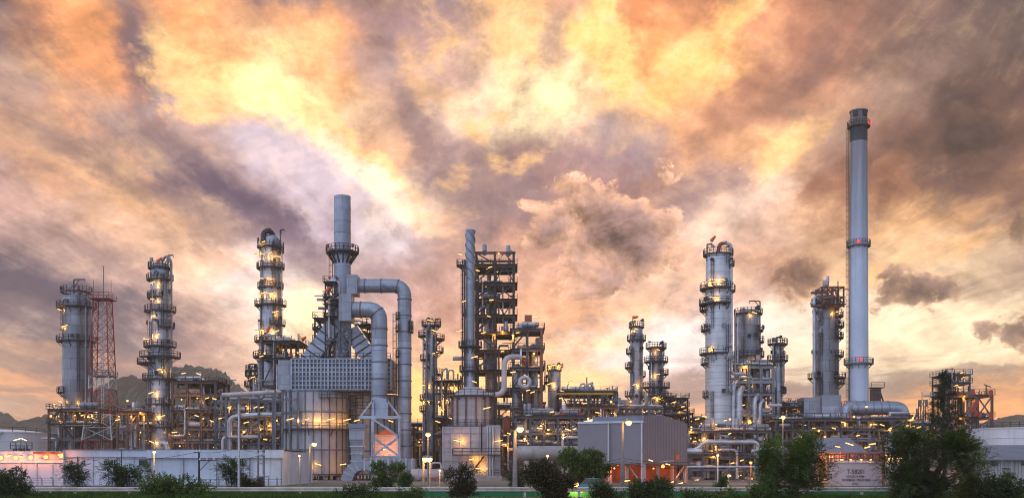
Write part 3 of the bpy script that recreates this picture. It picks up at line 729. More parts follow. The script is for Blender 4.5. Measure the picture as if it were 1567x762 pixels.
    return t

# ------------------------------------------------------------------ far left: storage tank, first tower, mast
def storage_tank(name, label, px, d, rpx, ptop, mat, roof=0.10, group=None, rail=True, ny=0):
    t = T(name, label, 'storage tank', px, d, group)
    r, z = rpx * t.k, t.z(ptop)
    pr = [(r, 0)]
    for i in range(1, 5): pr += [(r, z * i / 5 - 0.06), (r * 1.004 + 0.03, z * i / 5 - 0.04), (r * 1.004 + 0.03, z * i / 5 + 0.04), (r, z * i / 5 + 0.06)]
    pr.append((r, z)); t.part(MB().lathe(pr, 64, cap=False), 'shell', mat)
    t.part(MB().lathe([(r + 0.15, z - 0.25), (r + 0.15, z), (r * 0.7, z + r * roof * 0.45), (r * 0.35, z + r * roof * 0.8), (0.2, z + r * roof)], 48), 'roof', mat)
    if rail:
        rm = MB(); rail_path(rm, ringpts(r - 0.1, 0, 360), z + 0.02, 1.1); t.part(rm, 'railing', 'dark')
    a = MB()
    for k in range(40):                      # spiral stair round the shell
        an = R(-150 + k * 2.4); zz = 0.4 + (z - 0.4) * k / 40
        a.box((r + 0.5) * math.cos(an), (r + 0.5) * math.sin(an), zz, 0.9, 0.5, 0.08, an)
    t.part(a, 'stair', 'steel', smooth=False)
    return t
storage_tank('storage_tank', 'wide white storage tank with railed dome roof beyond the low left wall', -8, 262, 76, 662, 'tank', 0.09)
t = T('pump_manifold', 'small railed manifold platform with two white lamps before the white tank', 'platform', 32, 200)
t.part(MB().span(t.x(20), t.x(45), -1.2, 1.2, t.z(687), t.z(686)), 'deck', 'dark', smooth=False)
for x in (21, 32, 44): t.part(MB().beam((t.x(x), 0, 0), (t.x(x), 0, t.z(687)), 0.3), 'post', 'steel')
rm = MB(); rail_path(rm, [(t.x(20), 1.1), (t.x(20), -1.1), (t.x(45), -1.1), (t.x(45), 1.1)], t.z(686)); t.part(rm, 'railing', 'dark')
for x in (24, 30, 36, 41): t.part(MB().tube([t.p(x, 700), t.p(x, 681)], 0.25, 8), 'pipe', 'greypipe')
for x, y in ((26, 672), (37, 672)): lamp_at(t.r, t.p(x, y, -0.4), 1.7, mat='tube_white')
t.part(MB().beam(t.p(32, 686), t.p(32, 673), 0.12), 'lamp_post', 'steel')

t = column('distillation_column', 'broad dark grey column with wide ring decks beside the red lattice mast', 117, 246, [(460, 20), (508, 20), (524, 20), (606, 20), (626, 14), (690, 14)],
    [(447, 3, 0, 360), (470, 9, -200, 20), (522, 9, -200, 20), (600, 8, 150, 230)], lamps=[(-8, 502), (-22, 475), (-17, 615), (18, 617)], mat='alu_dark', davit=(-4, 470, 428, 17),
    pipes=[([(137, 690, -1), (137, 452, -1), (128, 444, -1), (121, 450, 0)], 2.2, dict(mat='alu_dark')), ([(131, 625, -2.8), (131, 470, -2.8)], 1.3, dict(mat='greypipe')), ([(141, 690, 2), (141, 500, 2)], 1.6, dict(mat='greypipe'))])
frame('column_support', 'dark brown frame under the broad left column, stairs crossing behind posts', 75, 152, 236, 9, [626, 648, 671], 4, 1, 'brown', 0.5, decks=(0, 1), braces=((0, 0, 's'), (1, 1, 'z'), (0, 2, 's'), (1, 2, 'x')), pipes=3, vp=10, lamps=((78, 636), (92, 644), (115, 635), (126, 635), (141, 636), (83, 618)), seed=3, clutter=8)
# lattice mast
t = T('lattice_mast', 'tall red and white lattice mast with whip antennas on top', 'radio mast', 157, 239)
zt = t.z(459); nb = 14
def mw(z):   # half width
    y = HY - (z - CZ) / t.k
    return (10.5 + (y - 459) * 0.035 + (0 if y < 600 else (y - 600) * 0.06)) * t.k
zs = [zt * i / nb for i in range(nb + 1)]
for i in range(nb):
    z0, z1 = zs[i], zs[i + 1]; a, b = mw(z0), mw(z1)
    y = HY - ((z0 + z1) / 2 - CZ) / t.k
    m_ = 'white' if (625 < y < 668) or (568 < y < 592) else 'red'
    mb = MB()
    cs = [(-1, -1), (1, -1), (1, 1), (-1, 1)]
    for k in range(4):
        p, q = cs[k], cs[(k + 1) % 4]
        mb.beam((p[0] * a, p[1] * a, z0), (p[0] * b, p[1] * b, z1), 0.20)
        mb.beam((p[0] * b, p[1] * b, z1), (q[0] * b, q[1] * b, z1), 0.11)
        mb.beam((p[0] * a, p[1] * a, z0), (q[0] * b, q[1] * b, z1), 0.105)
        mb.beam((q[0] * a, q[1] * a, z0), (p[0] * b, p[1] * b, z1), 0.105)
    t.part(mb, 'lattice_section', m_, smooth=False)
mb = MB()
for k in (-0.25, 0.25): mb.beam((k, 0, 0), (k, 0, zt), 0.14)
z = 0.5
while z < zt: mb.beam((-0.25, 0, z), (0.25, 0, z), 0.09); z += 0.6
t.part(mb, 'ladder', 'white', smooth=False)
w = mw(zt) + 0.8
pl = t.part(MB().span(-w, w, -w, w, zt, zt + 0.15), 'platform', 'red', smooth=False)
rm = MB(); rail_path(rm, [(-w, -w), (w, -w), (w, w), (-w, w), (-w, -w)], zt + 0.15, 1.3); t.part(rm, 'railing', 'red', pl)
w2 = t.k * 17; z2 = t.z(576); pl = t.part(MB().span(-w2, w2, -2.4, 2.4, z2, z2 + 0.15), 'platform', 'steel', smooth=False)
rm = MB(); rail_path(rm, [(-w2, -2.4), (w2, -2.4), (w2, 2.4), (-w2, 2.4), (-w2, -2.4)], z2 + 0.15); t.part(rm, 'railing', 'steel', pl)
for x, y, r in ((158.5, 407, 0.09), (143, 428, 0.06), (170, 428, 0.06)): t.part(MB().tube([(t.x(x), 0, zt), (t.x(x), 0, t.z(y))], r, 6), 'antenna', 'steel')
# ------------------------------------------------------------------ second tower, frames left of the heater
column('distillation_column', 'slim silver column with nine dark decks between mast and mountain', 245, 238,
    [(408, 14), (428, 14), (520, 15), (585, 16), (640, 17), (735, 17)],
    [(410, 4), (428, 6, -190, 10), (455, 5, -240, -60), (476, 9, -200, 20), (500, 7, -80, 60), (530, 9, -200, 10), (546, 15, -150, 30), (556, 18, -210, -100), (580, 10, -220, 0), (618, 5, -200, 20), (653, 6, -200, 20)],
    lamps=[(-4, 436), (-5, 461), (-3, 486), (3, 515), (6, 567), (-6, 602), (11, 637), (-6, 676), (-17, 520)], davit=(12, 420, 391, 8),
    pipes=[([(262, 640, -1), (262, 398, -1), (254, 391, -1), (248, 400, 0)], 1.9, dict(mat='alu_dark')), ([(227, 690, -2), (227, 560, -2), (231, 548, -2)], 1.2, dict(mat='greypipe')), ([(233, 580, -3), (233, 430, -3)], 0.8, dict(mat='greypipe')),
           ([(247, 678, -3.2), (253, 678, -3.2), (257, 690, -3.2), (257, 735, -3.2)], 4.5, dict(mat='pipe'))])
windsock('orange windsock on the head of the slim column left of the mountain', 241, 400, 234, 9, 35, 9)
frame('pipe_rack', 'low brown rack of lamps between the mast and the slim column', 180, 226, 232, 9, [631, 656], 3, 1, 'brown', 0.45, decks=(0,), braces=((1, 0, '/'),), pipes=4, vp=12, lamps=((182, 637), (195, 613), (201, 637), (215, 631), (180, 642)), seed=5, clutter=6)
frame('process_frame', 'four storey brown frame with lamp rows in front of the mountain', 264, 330, 236, 11, [583, 603, 628, 655, 675], 3, 1, 'brown', 0.5, decks=(0, 2), braces=((0, 2, 'a'), (1, 3, 'x'), (2, 1, 'v')), pipes=4, vp=16,
    drums=((292, 598, 5, 40, 4, 'pinkpipe'),), lamps=((281, 571), (304, 572), (278, 611), (302, 609), (317, 609), (328, 610), (301, 636), (311, 640), (324, 644), (267, 661), (275, 682)), seed=8, clutter=14)
t = T('vent_header', 'grey gooseneck header pipe over the four storey brown frame', 'pipe', 300, 236)
t.pipe([(270, 578, 2), (311, 578, 2), (311, 620, 2)], 2.6, 'pipe'); t.pipe([(266, 583, 5), (318, 583, 5)], 1.6, 'greypipe')
t = T('feed_hopper', 'dark railed hopper head standing beside the brown frame', 'hopper', 322, 240)
t.part(MB().lathe([(1.2, t.z(620)), (1.2, t.z(600)), (2.8, t.z(590)), (2.8, t.z(586))], 16), 'shell', 'dark'); ring_platform(t, 2.8, 1.0, t.z(587)); t.part(MB().tube([(0, 0, 0), (0, 0, t.z(620))], 0.5, 8), 'post', 'brown')
frame('pipe_rack', 'grey braced rack under the long pinkish pipe left of the heater', 330, 430, 224, 12, [612, 636, 655, 676], 4, 1, 'steel', 0.5, decks=(1, 3), braces=((2, 1, 'x'), (1, 2, 'x'), (2, 2, 's'), (3, 1, '\\'), (0, 2, '/')), pipes=5, vp=18,
    lamps=((350, 623), (377, 621), (391, 623), (400, 623), (405, 635), (396, 652), (377, 646), (412, 651), (406, 672), (373, 660), (337, 640)), seed=12, clutter=18, drums=((395, 664, 5, 50, 5, 'pinkpipe'),))
t = T('overhead_pipe', 'long fat pinkish white pipe level on posts left of the heater', 'pipe', 388, 220)
t.pipe([(340, 604, 0), (440, 598.5, 0)], 3.2, 'pinkpipe')
for x in (346, 366, 396, 418): t.part(MB().beam((t.x(x), 0, 0), (t.x(x), 0, t.z(605)), 0.42), 'post', 'steel')
t = T('transfer_pipe', 'arched silver pipe with a pink foot inside the grey braced rack', 'pipe', 352, 222)
t.pipe([(351, 688, -1), (351, 638, -1), (395, 634, -1), (432, 634, -1)], 3.6, 'pipe'); t.pipe([(341, 690, -1.5), (341, 668, -1.5), (400, 668, -1.5)], 2.4, 'pinkpipe')
column('flash_drum', 'short column with a crown of dark pipes above the grey braced rack', 389, 250, [(578, 7), (600, 7), (735, 7)], [(566, 6), (574, 7, -200, 20), (590, 8, -240, -100)], lamps=[(12, 579), (1, 578)], davit=(-8, 580, 557, 8), pipes=[([(384, 575, -1), (384, 562, -1), (391, 560, -1), (391, 580, -1)], 1.3), ([(394, 580, -1), (394, 560, -1)], 1.3)], group='small columns')
# ------------------------------------------------------------------ third tower and its base deck
column('distillation_column', 'tall column with a bent dark overhead pipe, many lamps, left of the heater', 414, 244,
    [(366, 14), (405, 15), (520, 17), (560, 19), (735, 19)],
    [(378, 6, -190, 60), (384, 6, -70, 60), (410, 6), (440, 4), (467, 8, -200, 20), (497, 6, -80, 20), (522, 7), (546, 8)],
    lamps=[(-5, 375), (-7, 393), (5, 392), (-16, 393), (15, 396), (-8, 430), (4, 430), (-6, 452), (1, 452), (9, 452), (12, 480), (5, 508), (-8, 508), (14, 509), (-18, 508), (-16, 540)], davit=(15, 380, 352, 6),
    pipes=[([(403, 372, -2), (403, 356, -2), (412, 352, -2), (418, 360, 0)], 4.2, dict(mat='dark')), ([(399, 735, -2), (399, 398, -2)], 1.3, dict(mat='greypipe')), ([(431, 560, -1), (431, 376, -1)], 1.3, dict(mat='greypipe'))])
windsock('orange windsock against the lower shell of the bent pipe column', 409, 507, 238, 9, 62, 8)
windsock('orange windsock on the pipework deck between column and heater', 462, 520, 236, 8, 35, 10)
frame('process_frame', 'pipe filled deck joining the bent pipe column to the heater', 402, 456, 236, 11, [522, 548, 590, 630], 3, 1, 'dark', 0.45, decks=(0, 1), pipes=5, vp=16, lamps=((457, 540), (400, 545)), seed=17, clutter=14, braces=((0, 1, '/'), (2, 1, '\\')))
t = T('down_pipes', 'bank of five thin pale vertical pipes beside the heater casing', 'pipe bank', 433, 226)
for i in range(5): t.pipe([(424 + i * 3.4, 600, 0), (424 + i * 3.4, 566 - (i % 2) * 6, 0), (424 + i * 3.4 + (6 if i > 2 else 0), 560, 3)], 1.0, 'pipe', flange=False)
t.pipe([(430, 563, -1), (445, 563, -1)], 2.0, 'pipe')
# ------------------------------------------------------------------ the fired heater
t = T('fired_heater', 'huge riveted grey heater with ribbed casing on two round shells', 'heater', 483, 218)
def heater_shell(cx, cy, rpx, ptop, label=None):
    r = rpx * t.k; zt, zb = t.z(ptop), 0.9
    m = MB().lathe([(r, zb), (r, zt)], 48, (cx, cy, 0))
    o = t.part(m, 'radiant_shell', 'heater')
    rb = MB()
    for i in range(26):
        a = 2 * math.pi * i / 26; rb.box(cx + (r + 0.10) * math.cos(a), cy + (r + 0.10) * math.sin(a), (zb + zt) / 2, 0.22, 0.18, zt - zb - 0.1, a)
    for z in (zb + 0.3, zb + (zt - zb) * 0.3, zb + (zt - zb) * 0.74, zt - 0.3): 
        rb.lathe([(r + 0.01, z - 0.12), (r + 0.16, z - 0.12), (r + 0.16, z + 0.12), (r + 0.01, z + 0.12)], 48, (cx, cy, 0), cap=False)
    t.part(rb, 'stiffener', 'steel', o)
    return o, r
o1, r1 = heater_shell(0, 0, 50, 599)
heater_shell(t.x(558), 9.0, 46, 601)
for zp in (657, 733): ring_platform(t, r1 + 0.15, 1.3, t.z(zp), -200, 20, 'dark')
for a in range(0, 360, 30): t.part(MB().box(r1 * 0.9 * math.cos(R(a)), r1 * 0.9 * math.sin(R(a)), 0.45, 0.7, 0.7, 0.9), 'pier', 'concrete')
cw = MB().span(t.x(455), t.x(603), -5.5, 6.5, t.z(599), t.z(553)); casing = t.part(cw, 'convection_casing', 'steel', smooth=False)
t.part(MB().span(t.x(432), t.x(455) - 0.02, -4.0, 6.0, t.z(598), t.z(553.8)), 'end_box', 'panel', casing, smooth=False)
rb = MB(); n = 27
for i in range(n + 1):
    x = t.x(455) + (t.x(603) - t.x(455)) * i / n; big = i % 5 == 0
    rb.box(x, -5.5 - (0.24 if big else 0.15), (t.z(599) + t.z(553)) / 2, 0.36 if big else 0.26, 0.46 if big else 0.32, t.z(553) - t.z(599) - 0.04)
for j in range(8):
    z = t.z(599) + (t.z(553) - t.z(599)) * (j + 0.02) / 7.05; rb.span(t.x(455), t.x(603), -5.5 - 0.24, -5.5, z - 0.13, z + 0.13)
t.part(rb, 'stiffener', 'duct', casing, smooth=False)
rm = MB(); rail_path(rm, [(t.x(433), -3.8), (t.x(456), -5.3), (t.x(602), -5.3)], t.z(553)); t.part(rm, 'railing', 'dark', casing)
gm = MB()
for x in (434, 444, 455, 468): gm.beam((t.x(x), -7.6, 0), (t.x(x), -7.6, t.z(600)), 0.34)
for y in (615, 636): gm.beam((t.x(434), -7.6, t.z(y)), (t.x(468), -7.6, t.z(y)), 0.28)
gm.beam(t.p(434, 600, -7.6), t.p(455, 636, -7.6), 0.25)
t.part(gm, 'support_frame', 'steel', smooth=False)
for x, y, dy in ((444, 641, -8.2), (506, 641, -8.2), (531, 642, -6.5), (546, 643, -4), (487, 710, -8.2), (525, 710, -6.8), (470, 641, -8.3), (455, 712, -7.6)): lamp_at(t.r, (t.x(x, dy), dy, t.z(y, dy)), 1.7); lamp_glow((t.x(x, dy) + rng.choice((-1.6, 1.6)), dy + 0.25, t.z(y, dy) - .3), 260, t.r)
for x0, x1, y in ((498, 560, 612), (540, 600, 628)): 
    pl = t.part(MB().span(t.x(x0), t.x(x1), -7.4, -5.8, t.z(y), t.z(y) + 0.15), 'platform', 'dark', smooth=False)
    rm = MB(); rail_path(rm, [(t.x(x0), -7.3), (t.x(x1), -7.3)], t.z(y) + 0.15); t.part(rm, 'railing', 'dark', pl)
# stack
t = T('exhaust_stack', 'thick ringed silver stack with one flared deck rising from the heater', 'exhaust stack', 524, 220)
k = t.k
pr = [(13.0 * k, t.z(552)), (13.0 * k, t.z(470))]
t.part(MB().lathe(body_profile(t, [(301, 12.6), (395, 12.8), (450, 13.2), (552, 13.2)], 2.6, False), 32), 'stack_shell', 'duct')
pl = MB().sector(12.7 * k, 25 * k, 0, 360, t.z(386) - 0.3, t.z(386))
for i in range(14):
    a = 2 * math.pi * i / 14; c, q = math.cos(a), math.sin(a); pl.beam((12.6 * k * c, 12.6 * k * q, t.z(404)), (24 * k * c, 24 * k * q, t.z(387)), 0.28)
    pl.beam((24 * k * c, 24 * k * q, t.z(387)), (25 * k * c, 25 * k * q, t.z(379)), 0.12)
p_ = t.part(pl, 'platform', 'dark', smooth=False); rm = MB(); rail_path(rm, ringpts(25 * k, 0, 360), t.z(386), 1.25); t.part(rm, 'railing', 'dark', p_)
for a in (-150, -40): t.part(MB().box(24 * k * math.cos(R(a)), 24 * k * math.sin(R(a)), t.z(379), 0.6, 0.4, 0.7), 'warning_lamp', 'redpipe')
ladder(t, 13 * k, -165, t.z(552), t.z(380))
for s, (a, b) in ((-1, ((512, 500), (472, 556))), (1, ((538, 506), (572, 556)))):
    p, q = t.p(*a, 0), t.p(*b, 0); mb = MB().beam(p, q, 30 * k * 1.0, 24 * k)
    u = (q - p)
    leg = t.part(mb, 'breeching_duct', 'duct', smooth=False)
    rb = MB()
    for i in range(5):
        c = p + u * (0.25 + i * 0.17); d_ = u.normalized() * 0.14; rb.beam(c - d_, c + d_, 31.4 * k, 25.4 * k)
    t.part(rb, 'stiffener', 'dark', leg, smooth=False)
mb = MB()
for x in (519, 536): mb.beam(t.p(x, 552, -2.6), t.p(x, 455, -2.6), 0.4)
for i in range(5):
    y0, y1 = 552 - i * 20, 532 - i * 20; mb.beam(t.p(519, y0, -2.6), t.p(536, y1, -2.6), 0.22); mb.beam(t.p(536, y0, -2.55), t.p(519, y1, -2.55), 0.22); mb.beam(t.p(519, y1, -2.6), t.p(536, y1, -2.6), 0.25)
t.part(mb, 'bracing', 'steel', smooth=False)
frame('access_tower', 'dark stair tower clinging to the left of the ringed stack', 482, 511, 221, 6, [487, 505, 522, 545], 2, 1, 'dark', 0.32, decks=(0, 1, 2, 3), braces=((0, 0, 'x'), (0, 2, 'x'), (1, 1, '/')), pipes=1, vp=6, lamps=((500, 432),), seed=21, clutter=5, cat='stair tower')
frame('access_tower', 'narrow dark platform stack tight against the ringed stack shoulder', 498, 512, 217, 4, [432, 455, 466, 484, 520], 1, 1, 'dark', 0.28, decks=(0, 1, 2, 3), braces=((0, 0, 'x'), (0, 1, 'x'), (0, 2, '/')), pipes=1, vp=4, seed=22, clutter=3, cat='stair tower')
frame('access_tower', 'lamplit dark platform tower showing between ringed stack and curved ducts', 545, 566, 232, 6, [497, 510, 520, 540], 2, 1, 'dark', 0.3, decks=(0, 1, 2), braces=((0, 0, '/'), (1, 1, '\\')), pipes=2, vp=8, lamps=((552, 535), (558, 505), (550, 548)), seed=23, clutter=6, cat='stair tower')
windsock('orange windsock on the dark tower left of the ringed stack', 499, 446, 214, 9, 48, 8)
# round ducts
def round_duct(label, pts, rpx, d, px):
    t = T('exhaust_duct', label, 'duct', px, d, 'curved exhaust ducts')
    q = fillet([t.p(*a) for a in pts], 17 * t.k, 8); r = rpx * t.k
    du = t.part(MB().tube(q, r, 24), 'duct_shell', 'duct')
    rb = MB(); acc = 0
    for a, b in zip(q, q[1:]):
        L = (b - a).length; u = (b - a).normalized(); s = 0.0
        while acc + (L - s) >= 3.4:
            s += 3.4 - acc; acc = 0; c = a + u * s; rb.tube([c - u * 0.12, c + u * 0.12], r * 1.07, 24)
        acc += L - s
    t.part(rb, 'flange', 'steel', du)
    return t
t = round_duct('higher silver duct arching from the ringed stack down to the ground', [(534, 437.5, 0), (619, 437.5, 0), (619, 705, 0)], 10.6, 214, 619)
t.part(MB().lathe([(18 * t.k, 1.2), (18 * t.k, t.z(716)), (10.8 * t.k, t.z(700)), (10.8 * t.k, t.z(697))], 24), 'foot_cone', 'duct')
for y in (487, 506, 545): ring_platform(t, 10.7 * t.k, 3.2 * t.k, t.z(y), -200, -130, 'dark', brk=False); 
for y in (500, 508): ring_platform(t, 10.7 * t.k, 3.0 * t.k, t.z(y), -50, 20, 'dark', brk=False)
ladder(t, 10.7 * t.k, -185, t.z(620), t.z(480))
t.part(MB().box(t.x(541), 0, t.z(437.5), 2.2, 4.2, 4.0), 'inlet_box', 'panel', smooth=False)
t = round_duct('lower silver duct bending from the stack foot onto a braced trestle', [(527, 474, -1), (580.5, 474, -1), (580.5, 612, -1)], 12.2, 210, 580)
t.part(MB().box(t.x(532), -1, t.z(474), 2.4, 4.8, 5.4), 'inlet_box', 'panel', smooth=False)
# trestle
t = T('duct_trestle', 'pale cross braced trestle with pink lit panel under the lower duct', 'trestle', 590, 208)
k = t.k
xs_ = (570, 611)
for x in xs_:
    for dy in (-3, 3): t.part(MB().beam(t.p(x, 733, dy), t.p(x, 638, dy), 0.5), 'post', 'duct', smooth=False)
for y in (638, 699): t.part(MB().beam(t.p(550 if y == 638 else 566, y, -3), t.p(614, y, -3), 0.55), 'beam', 'duct', smooth=False)
t.part(MB().beam(t.p(570, 640, -3.1), t.p(611, 668, -3.1), 0.4), 'brace', 'duct', smooth=False); t.part(MB().beam(t.p(570, 698, -3.1), t.p(611, 668, -3.1), 0.4), 'brace', 'duct', smooth=False)
t.part(MB().beam(t.p(570, 668, -2.8), t.p(611, 698, -2.8), 0.4), 'brace', 'duct', smooth=False)
for a, b in (((571, 612), (551, 638)), ((592, 612), (612, 638)), ((571, 612), (571, 638)), ((592, 612), (592, 638))): t.part(MB().beam(t.p(*a, -3), t.p(*b, -3), 0.36), 'brace', 'duct', smooth=False)
t.part(MB().span(t.x(571), t.x(593), -2.4, 1.0, t.z(640), t.z(611)), 'transition_box', 'duct', smooth=False)
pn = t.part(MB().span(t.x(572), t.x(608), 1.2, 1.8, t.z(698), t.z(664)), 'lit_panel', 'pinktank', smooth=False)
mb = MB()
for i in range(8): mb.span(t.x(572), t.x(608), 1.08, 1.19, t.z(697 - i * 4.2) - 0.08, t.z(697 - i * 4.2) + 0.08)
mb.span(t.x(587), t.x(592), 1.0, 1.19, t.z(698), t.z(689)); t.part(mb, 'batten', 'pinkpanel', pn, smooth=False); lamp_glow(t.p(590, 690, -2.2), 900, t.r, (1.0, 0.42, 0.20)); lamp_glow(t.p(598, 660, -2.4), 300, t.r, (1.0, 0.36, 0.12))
mb = MB(); a, b, c = t.p(576, 664, 0.4), t.p(606, 664, 0.4), t.p(591, 655, 0.4); e = Vector((0, 1.6, 0))
mb.add([a, b, c, a + e, b + e, c + e], [(0, 1, 2), (5, 4, 3), (0, 3, 4, 1), (1, 4, 5, 2), (2, 5, 3, 0)]); t.part(mb, 'gable', 'rust', smooth=False)
for x, y in ((598, 644), (590, 700)): lamp_at(t.r, t.p(x, y, -3.6 if y < 650 else -1), 1.6)
# air duct
t = T('air_duct', 'ribbed square air duct sweeping down left of the trestle to the ground', 'duct', 585, 205)
mb = MB().span(t.x(556), t.x(636), -2.2, 2.2, t.z(719), t.z(702)); main = t.part(mb, 'duct_shell', 'panel', smooth=False)
cur = [(556, 710.5), (548, 712), (541, 717), (536, 725), (532, 736)]
q = [t.p(a, b, 0) for a, b in cur]; mb = MB()
vs = []; 
for i, p in enumerate(q):
    u = (q[min(i + 1, 4)] - q[max(i - 1, 0)]).normalized(); nrm = Vector((-u.z, 0, u.x)) * (8.4 * t.k)
    for a, b in ((1, -2.2), (-1, -2.2), (-1, 2.2), (1, 2.2)): vs.append(p + nrm * a + Vector((0, b, 0)))
fs = [(3, 2, 1, 0)] + [(i * 4 + j, i * 4 + (j + 1) % 4, i * 4 + 4 + (j + 1) % 4, i * 4 + 4 + j) for i in range(4) for j in range(4)] + [(16, 17, 18, 19)]
t.part(mb.add(vs, fs), 'curved_end', 'panel', smooth=False)
rb = MB()
for x in range(560, 636, 9): rb.box(t.x(x), 0, (t.z(719) + t.z(702)) / 2, 0.22, 4.7, t.z(702) - t.z(719) + 0.3)
for i in (1, 2, 3): 
    u = (q[i + 1] - q[i - 1]).normalized() * 0.1; rb.beam(q[i] - u, q[i] + u, 4.8, 17.6 * t.k)
t.part(rb, 'stiffener', 'pipe', main, smooth=False)
t = T('intake_hood', 'tall square air intake with a small gabled cap left of the trestle', 'air intake', 547, 204)
vs = []
for y, h in ((716, 7.5), (680, 9.5), (672, 11), (655, 11)):
    for a, b in ((-1, -1), (1, -1), (1, 1), (-1, 1)): vs.append((a * h * t.k, b * h * t.k, t.z(y)))
t.part(MB().add(vs, [(3, 2, 1, 0)] + [(i * 4 + j, i * 4 + (j + 1) % 4, i * 4 + 4 + (j + 1) % 4, i * 4 + 4 + j) for i in range(3) for j in range(4)] + [(12, 13, 14, 15)]), 'duct_shell', 'panel', smooth=False)
w = 13.5 * t.k; z0, z1 = t.z(655), t.z(648)
t.part(MB().add([(-w, -w, z0), (w, -w, z0), (w, w, z0), (-w, w, z0), (-w, 0, z1), (w, 0, z1)], [(0, 1, 2, 3), (0, 4, 5, 1), (2, 5, 4, 3), (1, 5, 2), (3, 4, 0)]), 'gabled_cap', 'roof', smooth=False)
mb = MB()
for y in (672, 683, 694, 705): mb.box(0, 0, t.z(y), 21 * t.k, 21 * t.k, 0.18)
t.part(mb, 'stiffener', 'pipe', smooth=False)
# low shells and pipework at the foot of the ducts
t = T('horizontal_drum', 'pink lit bullet drum on the ground right of the curved ducts', 'drum vessel', 655, 196)
drum(t, (0, 0, t.z(727)), 10 * t.k, 46 * t.k, 'pinktank', 'shell')
t.pipe([(640, 716, -1), (640, 733, -1)], 1.2, 'pinkpipe'); t.pipe([(660, 716, -0.5), (660, 708, -0.5), (675, 708, -0.5), (675, 735, -0.5)], 1.4, 'pinkpipe'); t.part(MB().box(t.x(660), -1.6, t.z(735), 3.6, 0.4, 1.3), 'control_box', 'rust', smooth=False)
# ------------------------------------------------------------------ middle: slim column, thin stack, second heater, steel tower
column('stripper_column', 'slender pipe wrapped column between the arched duct and the thin stack', 660, 252, [(500, 8), (540, 9), (690, 11)], [(498, 7), (514, 12, -200, -120), (519, 12, -60, 40), (538, 10, -60, 30), (550, 8, -220, -100), (572, 9, -60, 20), (611, 8, -200, 20), (628, 8, -240, -140)],
    lamps=[(-2, 492), (6, 508), (-8, 612), (10, 538), (-12, 590)], davit=(6, 512, 488, 8), pipes=[([(648, 690, -1), (648, 500, -1)], 1.6), ([(653, 640, -2.6), (653, 505, -2.6), (658, 496, -2.6)], 1.5, dict(mat='alu_dark')), ([(667, 620, -2), (667, 500, -2)], 1.3, dict(mat='greypipe'))])
frame('process_frame', 'lit yellow piping frame between the slender column and the second heater', 664, 702, 244, 10, [583, 601, 640, 665], 2, 1, 'dark', 0.4, decks=(0, 2), braces=((0, 0, '\\'),), pipes=4, vp=14, lamps=((677, 627), (690, 640), (670, 645), (684, 612)), seed=31, clutter=8)
t = T('gooseneck_vents', 'pair of bent vent pipes over the yellow lit piping frame', 'vent pipe', 684, 244)
t.pipe([(676, 640, 0), (676, 568, 0), (684, 562, 0), (684, 580, 0)], 1.4, 'pipe'); t.pipe([(686, 640, 2), (686, 566, 2), (694, 566, 2), (694, 590, 2)], 1.4, 'pipe')
t = T('flare_stack', 'thin pale stack wound with spiral strakes beside the open steel tower', 'exhaust stack', 719.5, 228)
k = t.k
t.part(MB().lathe(body_profile(t, [(352, 6.6), (400, 7.0), (520, 7.2), (600, 8.2), (606, 11)], 5.0, False), 24), 'stack_shell', 'duct')
for ph in (0, 120, 240):
    pts = [(7.2 * k * math.cos(R(ph + i * 14)), 7.2 * k * math.sin(R(ph + i * 14)), t.z(353) - i * 0.245) for i in range(46)]
    t.part(MB().tube(pts, 0.17, 4), 'strake', 'greypipe')
ring_platform(t, 7.2 * k, 11 * k, t.z(530), -230, 50); ring_platform(t, 7.0 * k, 14 * k, t.z(406), -250, -160); ring_platform(t, 7.6 * k, 9 * k, t.z(567), -230, 50); ring_platform(t, 7.2 * k, 6 * k, t.z(480), -250, -160)
ladder(t, 7.2 * k, -170, t.z(600), t.z(404)); ladder(t, 7.2 * k, -20, t.z(600), t.z(430))
for x in (708, 711): t.part(MB().beam(t.p(x, 606, -1), t.p(x, 398, -1), 0.34), 'guide_post', 'dark')
for a in ((704, 389), (710, 461), (703, 506), (726, 546), (726, 584)): lamp_at(t.r, t.p(*a, -2.2), 1.5)
t.part(MB().tube([t.p(693, 548, 3), t.p(716, 548, 3)], 3.4 * k, 12), 'silencer', 'pinkpipe')
t = T('fired_heater', 'mauve panelled heater carrying the thin pale stack', 'heater', 722, 212)
k = t.k
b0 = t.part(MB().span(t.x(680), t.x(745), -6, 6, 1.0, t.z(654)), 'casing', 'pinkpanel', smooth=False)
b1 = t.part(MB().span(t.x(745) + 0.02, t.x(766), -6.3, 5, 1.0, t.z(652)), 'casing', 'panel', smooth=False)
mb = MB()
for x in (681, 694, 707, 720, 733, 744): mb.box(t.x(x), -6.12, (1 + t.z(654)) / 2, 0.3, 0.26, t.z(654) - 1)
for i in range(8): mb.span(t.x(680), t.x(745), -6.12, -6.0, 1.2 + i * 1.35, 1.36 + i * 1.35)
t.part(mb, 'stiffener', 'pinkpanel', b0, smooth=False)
mb = MB()
for i in range(8): mb.span(t.x(745.5), t.x(766), -6.42, -6.3, 1.2 + i * 1.35, 1.36 + i * 1.35)
t.part(mb, 'stiffener', 'panel', b1, smooth=False)
for x in (746, 750, 754): t.part(MB().tube([t.p(x, 652, -7), t.p(x, 735, -7)], 0.2, 8), 'riser', 'pipe')
t.part(MB().tube([t.p(737, 648, -7), t.p(737, 690, -7)], 0.16, 6), 'riser', 'black')
t.part(MB().lathe([(30 * k, t.z(654)), (30 * k, t.z(607)), (22 * k, t.z(599)), (11 * k, t.z(592))], 12, (0, 0, 0)), 'convection_casing', 'pinkpanel', smooth=False)
mb = MB()
